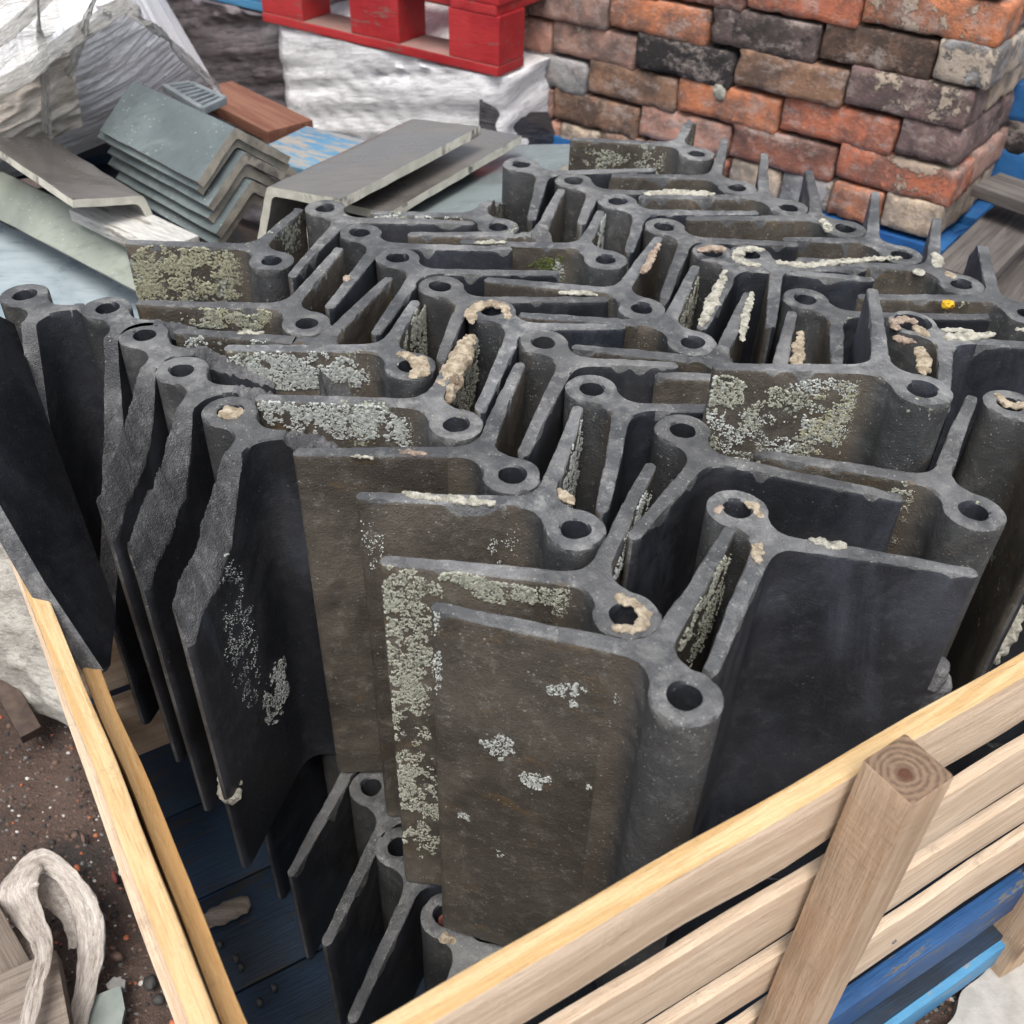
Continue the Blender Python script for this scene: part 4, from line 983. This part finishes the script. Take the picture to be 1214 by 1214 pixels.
ridge((392, 238), (556, 150), .935, (380, 300), (460, 253), .012, RD, 'thin ridge sliding out under the brown-grey wet one', 45)
ridge((400, 262), (578, 172), .88, (390, 320), (545, 268), .012, [M['slate'], M['slate_side'], M['slate_cut']], 'lowest pale grey ridge of the right-hand pile, next to the rear rolls', 49)
ridge((170, 232), (58, 162), .94, (86, 237), (188, 268), .011, RD, 'dark flat-lying ridge at the left with a cream cut end', 53)
ridge((196, 296), (-60, 172), .89, (164, 346), (215, 310), .012, [M['slate_g'], M['slate_side'], M['slate_cut']], 'long greenish ridge at the far left, cream broken edge facing the viewer', 57)
board('white_plank', at(108, 246, .90), at(212, 296, .90), .018, .07, flat_mat('peeling_white_paint', (.36, .35, .33), (.5, .49, .46), 30, .7, .6, .002, (.2, .18, .15), (1, 6, 6)), seed=61, topmi=None)
tag(S.objects['white_plank'], 'peeling white plank lying between the greenish ridge and the nested stack', 'plank')
bm = bmesh.new(); slab(bm, ragged([at(-60, 235, .79), at(60, 290, .79), at(172, 348, .79), at(200, 420, .79), at(-60, 470, .79)], 6, .005, 8), .012)
o = mesh_obj('pale_slab', bm, M['wet']); o['seed'] = 4; tag(o, 'wet pale blue-grey slab lying at the far left behind the fractured tiles', 'slab')
bm = bmesh.new(); 
# what carries the pile: film-wrapped load with a blue pallet on it
def film_block(name, TLc, TRc, zb, depth, mat, lab, cat, seed, amp=.012, nx=70, nz=40, lean=V((0, 0, 0)), sag=.0, mat2=None):
    """wrapped load: front from top-left to top-right corner down to zb, extruded back by depth (vector)"""
    bm = bmesh.new(); uvl = bm.loops.layers.uv.new('UVMap'); uvs = {}
    nf = (TRc - TLc).cross(V((0, 0, 1))).normalized()
    if nf.dot(-depth) < 0: nf = -nf
    H = TLc.z - zb; W = (TRc - TLc).length; D = depth.length; ns = max(6, int(D / .04))
    cols = []
    per = []
    rt = (TRc - TLc).normalized()
    for i in range(ns, 0, -1): per.append((TLc + depth * (i / ns), -i / ns * D, -rt))
    for i in range(nx + 1): per.append((TLc.lerp(TRc, i / nx), i / nx * W, nf))
    for i in range(1, ns + 1): per.append((TRc + depth * (i / ns), W + i / ns * D, rt))
    for (p, u, nn) in per:
        col = []
        for j in range(nz + 1):
            t = j / nz; q = p + V((0, 0, -H * t)) + lean * t
            corner = min(abs(u), abs(u - W))
            tt_ = t * H + u * .22; k = N((u * 1.6, tt_ * 20, seed), 1.0, seed) + .6 * (1 - 3 * abs(N((u * 4, tt_ * 34, seed), 1.0, seed))) + .8 * N((u * 4, t * H * 4, 0), 1, seed + 3)
            q = q + nn * (k * amp - .02 * math.exp(-(corner / .02) ** 2))
            if j == 0: q = q - V((0, 0, abs(N((u * 9, 0, 0), 1, seed)) * .01))
            v_ = bm.verts.new(q); uvs[v_] = (u, (1 - t) * H - u * .2); col.append(v_)
        cols.append(col)
    grid_faces(bm, cols)
    topc = [c[0] for c in cols]; cv = bm.verts.new(sum((v.co for v in topc), V()) / len(topc)); uvs[cv] = (W / 2, H + .3)
    for x, y in zip(topc, topc[1:] + topc[:1]): bm.faces.new((x, y, cv))
    for f in bm.faces:
        for l in f.loops: l[uvl].uv = uvs[l.vert]
    bmesh.ops.recalc_face_normals(bm, faces=bm.faces)
    o = mesh_obj(name, bm, mat, None, 70); o['seed'] = seed; tag(o, lab, cat); return o
def pallet(o0, dx, dy, z, Lx, Ly, mat, mat2, lab, cat='pallet', blocks=None, hb=.078, seed=1, name='wooden_pallet', topn=5):
    """o0 = near corner at its foot, dx along the front, dy backwards"""
    r_ = empty(name, (o0.x, o0.y, z)); tag(r_, lab, cat); q = lambda x, y, zz: V((o0.x, o0.y, 0)) + dx * x + dy * y + V((0, 0, z + zz))
    blocks = blocks or [(0.0, .145), (Lx / 2 - .07, .145), (Lx - .145, .145)]
    for y0 in (0.0, Ly / 2 - .05, Ly - .10):
        board('bottom_board', q(0, y0 + .05, .010), q(Lx, y0 + .05, .010), .02, .10, None, r_, seed=seed + y0, mats=[mat, mat2], topmi=1)
        for (x0, wd) in blocks:
            bm = bmesh.new(); box_bm(bm, (wd, .098, hb), bev=.003, div=(2, 2, 2), amp=.001); o = mesh_obj('block', bm, mat); o['seed'] = seed + x0
            o.matrix_world = frame(q(x0, y0 + .05, .02 + hb / 2), q(x0 + wd, y0 + .05, .02 + hb / 2)); parent_keep(o, r_)
    for (x0, wd) in blocks:
        board('stringer_board', q(x0 + wd / 2, 0, .03 + hb), q(x0 + wd / 2, Ly, .03 + hb), .02, wd * .9, mat, r_, seed=seed + 9)
    for k in range(topn):
        y_ = Ly * k / (topn - 1) * .9 + .05
        board('deck_board', q(0, y_, .052 + hb), q(Lx, y_, .052 + hb), .022, .10, mat, r_, seed=seed + 11 + k)
    return r_
# film stack with the red pallet on top
PR = at(588, 90, .85); dfr = V((-.841, .54, 0)).normalized(); nfr = V((-dfr.y, dfr.x, 0)); bk = V((.54, .841, 0)).normalized()
PLf = hit(322, 25, PR, V((.54, .841, 0)).normalized()); Wst = (V((PLf.x, PLf.y, 0)) - V((PR.x, PR.y, 0))).length
Pl = PR + dfr * Wst
film_block('wrapped_stack', Pl, PR - dfr * .01, G0, bk * .9, M['film_l'], 'stack bound in pale stretch film with the red pallet on top', 'wrapped stack', 5, .013)
pu = lambda px, py: (hit(px, py, PR, bk) - PR).dot(dfr)
b1 = (pu(590, 60), .09); b2s = pu(470, 20); b2 = (b2s, pu(424, 10) - b2s)
pallet(PR - bk * .01 - dfr * .012, dfr, bk, .852, Wst + .03, .9, M['red'], M['reddeck'], 'bright red painted pallet on top of the pale wrapped stack', blocks=[(0, .13), (b2[0], .14), (Wst - .10, .13)], hb=.098, seed=5, name='red_pallet')
# dark wrapped stack to the left, blue pallet on it
PL2 = PR + dfr * (Wst + .04) + bk * .05; PL3 = PL2 + dfr * .9
film_block('wrapped_stack', PL3, PL2, G0, bk * .9, M['film_d'], 'dark mauve film-wrapped stack left of the pale one', 'wrapped stack', 9, .016)
pallet(PL2 - bk * .0, dfr, bk, .852, .9, .9, M['blue_l'], M['blue_l'], 'pale blue pallet on top of the dark wrapped stack', seed=15, name='blue_pallet')
# black wrapped load right of the pale stack, under and beside the bricks
film_block('wrapped_stack', at(575, 120, .80), at(700, 175, .62), G0, bk * .8, M['film_k'], 'low black film-wrapped bundle between the pale stack and the bricks', 'wrapped stack', 13, .003)
# load under the loose ridges
q0 = at(-200, 300, .80); q1_ = at(640, 300, .72)
def pt(u, v, z): return UV(u, v, z)
film_block('wrapped_stack', UV(-.62, 1.36, .60), UV(.42, 1.36, .60), G0, ev * .75, M['film_k'], 'black wrapped load carrying the loose grey ridges', 'wrapped stack', 17, .01)
pallet(UV(.42, 1.33, 0), -eu, ev, .602, 1.05, .95, M['blue_d'], M['blue_d'], 'grimy shade-darkened blue pallet under the loose grey ridges', seed=19, name='blue_pallet')
M['dusty'] = paint_mat('dusty_blue_board', (.06, .17, .28), (.11, .23, .33), (.27, .245, .21), .48)
o = board('red_plank', at(250, 108, .84), at(345, 156, .84), .022, .10, M['redwood'], seed=23); tag(o, 'red-brown split plank between the nested ridges and the wrapped stacks', 'plank')
board('dusty_plank', at(330, 172, .84), at(440, 200, .84), .02, .17, M['dusty'], seed=29); tag(S.objects['dusty_plank'], 'flat pale blue board with dust on it behind the nested ridges', 'board')
# grey grating
gr_ = empty('metal_grating', at(232, 116, .95)); tag(gr_, 'small grey cast grating poking out beside the nested ridges', 'grating')
g0, g1, g2, g3 = at(196, 104, .95), at(226, 100, .95), at(266, 119, .95), at(240, 131, .95)
gm = flat_mat('grey_iron', (.13, .15, .16), (.2, .22, .23), 30, .6, .4)
for a_, b_ in ((g0, g1), (g1, g2), (g2, g3), (g3, g0)): board('frame_bar', a_, b_, .012, .010, gm, gr_)
for k in range(1, 7): board('bar', g0.lerp(g3, k / 7), g1.lerp(g2, k / 7), .010, .006, gm, gr_)

# ------------------------------------------------------------------ film covered heap at the top left
def patch(name, c, nx, ny, mat, amp, seed, uvs_=(1, 1), bulge=.0, fu=3, fv=24, thick=0, back=None):
    TLc, TRc, BRc, BLc = c; bm = bmesh.new(); uvl = bm.loops.layers.uv.new('UVMap'); uvm = {}
    nn = (TRc - TLc).cross(BLc - TLc).normalized()
    if nn.dot(V((0, 0, CAMZ)) - TLc) < 0: nn = -nn
    rws = []
    for j in range(ny + 1):
        r_ = []
        for i in range(nx + 1):
            u, v = i / nx, j / ny; p = TLc.lerp(TRc, u).lerp(BLc.lerp(BRc, u), v)
            k = .6 * (1 - 3.2 * abs(N((u * fu, v * fv, seed), 1, seed))) + .35 * N((u * fu * 2.4, v * fv * 2.3, seed), 1, seed) + 1.0 * N((u * 2.5, v * 2.5, 0), 1, seed + 4)
            p = p + nn * (k * amp + bulge * math.sin(u * math.pi) * math.sin(v * math.pi))
            x = bm.verts.new(p); uvm[x] = (u * uvs_[0], v * uvs_[1]); r_.append(x)
        rws.append(r_)
    grid_faces(bm, rws)
    if back is not None:
        rim = rws[0][:] + [r_[-1] for r_ in rws[1:]] + rws[-1][-2::-1] + [r_[0] for r_ in rws[-2:0:-1]]
        bkv = []
        for x in rim: y = bm.verts.new(x.co + back); uvm[y] = uvm[x]; bkv.append(y)
        n_ = len(rim)
        for i in range(n_): bm.faces.new((rim[i], rim[(i + 1) % n_], bkv[(i + 1) % n_], bkv[i]))
    for f in bm.faces:
        for l in f.loops: l[uvl].uv = uvm[l.vert]
    bmesh.ops.recalc_face_normals(bm, faces=bm.faces)
    o = mesh_obj(name, bm, mat, None, 70); o['seed'] = seed
    return o
hp_ = empty('wrapped_heap', at(120, 120, .80)); tag(hp_, 'pallet of goods under torn translucent stretch film at the top left', 'wrapped goods')
bkh = V((-.35, .8, 0))
cTL, cTR, cBR, cBL = at(-150, 40, 1.0), at(150, -4, 1.10), at(264, 116, .86), at(-150, 330, .72)
o = patch('film', (at(60, 60, 1.07), cTR, cBR, at(-120, 262, .78)), 110, 160, M['film'], .0045, 21, (1, 1.3), .03, 2.5, 30, back=bkh); parent_keep(o, hp_)
o = patch('film', (at(-60, 120, 1.00), at(84, 52, 1.07), at(98, 150, .93), at(-60, 215, .88)), 50, 60, M['film_b'], .009, 27, (1, 1), .03, 4, 7); parent_keep(o, hp_)
o = patch('film', (at(-60, 20, 1.10), at(78, -30, 1.16), at(60, 62, 1.085), at(-60, 150, 1.02)), 50, 50, M['clear'], .008, 31, (1, 1), .02, 3, 16); parent_keep(o, hp_)
FOLD[0] = .25
for k, (P_, w_) in enumerate([([at(118, -15, 1.19), at(104, 20, 1.13), at(92, 55, 1.08), at(80, 90, 1.03)], .02), ([at(-20, 112, 1.05), at(30, 88, 1.08), at(70, 55, 1.09), at(124, 20, 1.12), at(150, 0, 1.14)], .026),
                              ([at(44, -20, 1.2), at(47, 30, 1.12), at(52, 80, 1.05), at(56, 160, .94)], .016), ([at(120, 12, 1.13), at(146, 8, 1.12), at(170, 22, 1.10), at(198, 48, 1.03), at(232, 80, .96), at(262, 106, .89)], .022),
                              ([at(-20, 60, 1.1), at(20, 30, 1.12), at(66, -15, 1.17)], .02)]):
    o = ribbon(cat(P_, 4), w_, lambda t: V((.1, -.8, .6)), M['clear'], 'film_strand', 40 + k, 5, .0025); parent_keep(o, hp_)
# moulded panel under the film
pn = empty('cast_panel', at(70, 20, 1.08)); tag(pn, 'grey-green moulded cast panel showing through the torn film at the top left', 'panel')
p0, p1, p2, p3 = at(40, -30, 1.10), at(74, -22, 1.10), at(106, 24, 1.02), at(60, 52, 1.01)
bm = bmesh.new(); slab(bm, [p0, at(84, -30, 1.10), at(112, 22, 1.03), at(58, 52, 1.01)], .02); o = mesh_obj('plate', bm, M['green_panel']); parent_keep(o, pn)
cc = (p0 + p1 + p2 + p3) / 4
for q_ in (.82, .6, .36):
    cs_ = [cc + (p - cc) * q_ + V((0, -.004, .006 + .004 * (1 - q_))) for p in (p0, p1, p2, p3)]
    for a_, b_ in zip(cs_, cs_[1:] + cs_[:1]): board('moulding', a_, b_, .008, .007, M['green_panel'], pn, amp=.0003)

# ------------------------------------------------------------------ bricks
P0 = V((.35, 2.2, 0)); sdir = V((.802, -.597, 0)).normalized(); bck = V((.597, .802, 0)).normalized()
BC = {'orange': (.40, .14, .065), 'orange-red': (.34, .11, .06), 'red-brown': (.22, .085, .055), 'brown': (.19, .105, .065), 'dark brown': (.12, .07, .048), 'blackened': (.075, .055, .05), 'purple-brown': (.13, .085, .08),
      'pale buff': (.42, .30, .22), 'pink': (.36, .19, .14), 'grey': (.24, .235, .235), 'dusty pink-brown': (.27, .16, .125)}
ordn = ['lowest', 'second', 'third', 'fourth', 'fifth', 'sixth', 'top']
def brick(c, xd, L, D, Hh, colr, sc, mo, lab, seed, tilt=0):
    bm = bmesh.new(); box_bm(bm, (L, D, Hh), bev=.003, seg=1, div=(14, 6, 5), amp=.0010, ns=20, seed=seed)
    for v in bm.verts:
        nv = noise.noise_vector(v.co * 75 + V((seed, 3, seed))); v.co += nv * .0013
        edge = (abs(v.co.x) > L / 2 - .012) + (abs(v.co.y) > D / 2 - .012) + (abs(v.co.z) > Hh / 2 - .012)
        if edge >= 2:
            k = max(0, N(v.co, 34, seed + 3) - .10) * .012 + max(0, N(v.co, 90, seed) - .1) * .007; v.co -= v.co.normalized() * k
    o = mesh_obj('brick', bm, M['brick'], None, 60); o.matrix_world = frame(c - xd * .01, c + xd * .01) @ Matrix.Rotation(tilt, 4, 'X')
    o['tint'] = [min(.5, x * 1.28 + .008) for x in BC[colr]] ; o['scorch'] = sc; o['mortar'] = mo; o['seed'] = seed
    tag(o, lab, 'brick', 'reclaimed bricks stacked dry on a pallet'); return o
courses = {
 0: ([-.412, -.334, -.223, -.108, .105, .225, .334, .442, .560], ['pink', 'pink', 'pale buff', 'brown', 'red-brown', 'pale buff', 'grey', 'orange', 'pale buff'][1:] , [.0, .5, .5, 0, .2, .6, .3, .2, .7]),
 1: ([-.445, -.356, -.126, .097, .329, .566], ['pink', 'brown', 'pink', 'red-brown', 'orange-red'], [.4, .2, .6, .15, .55]),
 2: ([-.498, -.267, -.039, .196, .436, .556], ['grey', 'brown', 'orange', 'orange-red', 'purple-brown'], [.2, .1, .3, .2, .45]),
 3: ([-.473, -.371, -.150, .085, .318, .553], ['pink', 'dusty pink-brown', 'blackened', 'brown', 'purple-brown'], [.5, .4, .1, .3, .5]),
 4: ([-.55, -.433, -.222, .016, .248, .466, .572], ['brown', 'dusty pink-brown', 'orange', 'blackened', 'dark brown', 'grey'], [.2, .3, .2, .3, .2, .8]),
 5: ([-.52, -.31, -.105, .085, .314, .565], ['dark brown', 'brown', 'red-brown', 'orange-red', 'orange'], [.2, .3, .2, .3, .6]),
 6: ([-.50, -.27, -.03, .20, .43, .55], ['brown', 'red-brown', 'dark brown', 'orange', 'brown'], [.2, .3, .2, .3, .4])}
scorch = {(3, 2): .8, (4, 2): .6, (4, 3): .55, (4, 4): .35, (3, 3): .2, (2, 1): .25, (5, 0): .6, (2, 4): .2}
zb0 = .690; pit = .0715
K0 = P0 + sdir * .56
for c_, (bs_, cl, mo) in courses.items():
    n_ = len(bs_) - 1
    for k in range(n_):
        L = bs_[k + 1] - bs_[k]; sc_ = (bs_[k] + bs_[k + 1]) / 2; header = L < .14
        D = .225 if header else .108
        z = zb0 + pit * (c_ + .5) + (sc_ - .56) * .055
        jit = rnd.uniform(-.004, .006)
        ctr = P0 + sdir * sc_ + bck * (D / 2 + jit) + V((0, 0, z))
        words = cl[k]
        pos_ = 'at the right-hand corner' if k == n_ - 1 else ('at the left end' if k == 0 else 'number %d from the left' % (k + 1))
        pos_ = {1: 'second from the left', 2: 'third from the left', 3: 'fourth from the left', 4: 'fifth from the left', 5: 'sixth from the left', 6: 'seventh from the left'}.get(k, pos_) if 0 < k < n_ - 1 else pos_
        b = brick(ctr, sdir, L - .0045, D, pit - .0028, words, scorch.get((c_, k), .0 if rnd.random() < .6 else .2), mo[k], '%s brick %s of the %s course' % (words, pos_, ordn[c_]), 3.3 * (c_ * 9 + k) + 1, rnd.uniform(-.02, .02))
        b.matrix_world = b.matrix_world @ Matrix.Rotation(.055, 4, 'Y').inverted() if False else b.matrix_world
    # bricks running back along the right-hand side
    st = .235 if (bs_[-1] - bs_[-2]) < .14 else .118; col2 = ['pale buff', 'dark brown', 'dusty pink-brown', 'red-brown', 'purple-brown', 'brown']
    for k in range(3 if c_ < 6 else 1):
        y0 = st + k * .232; w_ = col2[(c_ * 2 + k) % 6]
        ctr = P0 + sdir * (bs_[-1] - .055) + bck * (y0 + .113) + V((0, 0, zb0 + pit * (c_ + .5)))
        brick(ctr, bck, .226, .106, pit - .004, w_, .3, .3, '%s brick on the right-hand side, %s back from the corner in the %s course' % (w_, ['first', 'second', 'third'][k], ordn[c_]), 300 + c_ * 11 + k * 3.1)
# filled core so no light passes through the stack: bricks laid behind the face
for c_ in range(7):
    for k in range(4):
        ctr = P0 + sdir * (-.38 + k * .24) + bck * .34 + V((0, 0, zb0 + pit * (c_ + .5) - (0.3 - k * .1) * .05 - .01))
        brick(ctr, sdir, .23, .20, pit - .006, 'brown', .2, .2, 'brick hidden inside the stack, %s course, %s of the inner row' % (ordn[c_], ['first', 'second', 'third', 'fourth'][k]), 500 + c_ * 9 + k)
# mortar blob on the orange brick
o = mesh_obj('mortar', lump([hit(846, 107, P0 + bck * -.002, bck), hit(853, 108, P0 + bck * -.002, bck), hit(860, 107, P0 + bck * -.002, bck)], [.013, .019, .013], 5, 16, 4, .18, .35, upv=bck), M['mortar_w'], None, 60)
o['seed'] = 2; o['label'] = 'round pale mortar blob'; OB = next(b for b in S.objects if b.get('label', '').startswith('orange brick third from the left of the third')); parent_keep(o, OB)
# pallets carrying the bricks
for k, zz in enumerate((.55, .41)):
    pallet(K0 + bck * .0 + sdir * .02 + V((0, 0, 0)), -sdir, bck, zz - .012, 1.15, .85, M['blue'], M['blue'], ['dark blue pallet directly under the brick stack', 'lower dark blue pallet below the bricks, almost hidden'][k], seed=50 + k * 7, name='blue_pallet', hb=.078)
M['plank_d'] = wood_mat('dark_weathered_wood', (.075, .065, .06), (.14, .125, .115), (.04, .035, .03))
# second stack at the right edge
PB = P0 + bck * .30; P1 = hit(1176, 170, PB, bck); P1.z = 0; zA, zB, zC = hit(1190, 118, PB, bck).z, hit(1190, 158, PB, bck).z, hit(1190, 196, PB, bck).z
for k, (x0, x1, zc, colr, lab) in enumerate([(.0, .24, zA, 'grey', 'blue-painted brick, upper one of the second stack at the right edge'), (-.008, .22, zB, 'dark brown', 'dark rough brick under the blue-painted one at the right edge'),
                                             (-.018, .25, zC, 'grey', 'broad blue-black brick, lowest of the second stack at the right edge')]):
    ctr = P1 + sdir * (x0 + x1) / 2 + bck * .06 + V((0, 0, zc)); o = brick(ctr, sdir, x1 - x0, .12, .074, colr, .5, .2, lab, 700 + k * 5)
    o['group'] = 'bricks at the right edge'
    if k != 1: o.data = o.data.copy(); o.data.materials[0] = M['blue']
    else: o['scorch'] = .9
for k, (pa, pb, wd, mt, lab) in enumerate([((1168, 218), (1260, 250), .10, 'plank_d', 'weathered board jutting out under the second brick stack'), ((1135, 330), (1250, 215), .10, 'plank_d', 'grey weathered plank slanting up at the right edge'),
                                           ((1190, 365), (1262, 270), .10, 'plank_d', 'lower grey weathered plank at the right edge')]):
    o = board('grey_plank', at(*pa, .78 - .06 * k), at(*pb, .78 - .06 * k), .022, wd, M[mt], seed=70 + k); tag(o, lab, 'plank')
pallet(UV(1.32, 1.22, 0), eu, ev, .52, 1.0, .8, M['blue'], M['blue'], 'dark blue pallet behind the crate at the right edge', seed=77, name='blue_pallet')
film_block('wrapped_stack', UV(1.30, 1.24, .50), UV(2.2, 1.24, .50), G0, ev * .8, M['film_k'], 'black wrapped load low behind the crate on the right', 'wrapped stack', 33, .01)
# film-wrapped bundle on the ground at the left edge
o = patch('wrapped_bundle', (at(-70, 560, .62), at(10, 600, .60), at(96, 868, .31), at(-70, 790, .31)), 50, 60, M['film_g'], .008, 51, (1, 1), .04, 4, 6, back=V((-.15, .35, .0)))
tag(o, 'grubby film-wrapped bundle on the ground at the left edge outside the crate', 'wrapped bundle')
o = board('dark_stake', at(-8, 790, .36), at(38, 872, .31), .03, .03, flat_mat('dark_wet_wood', (.05, .035, .03), (.09, .065, .05)), seed=81); tag(o, 'dark wet stake lying on the soil below the wrapped bundle', 'stake')
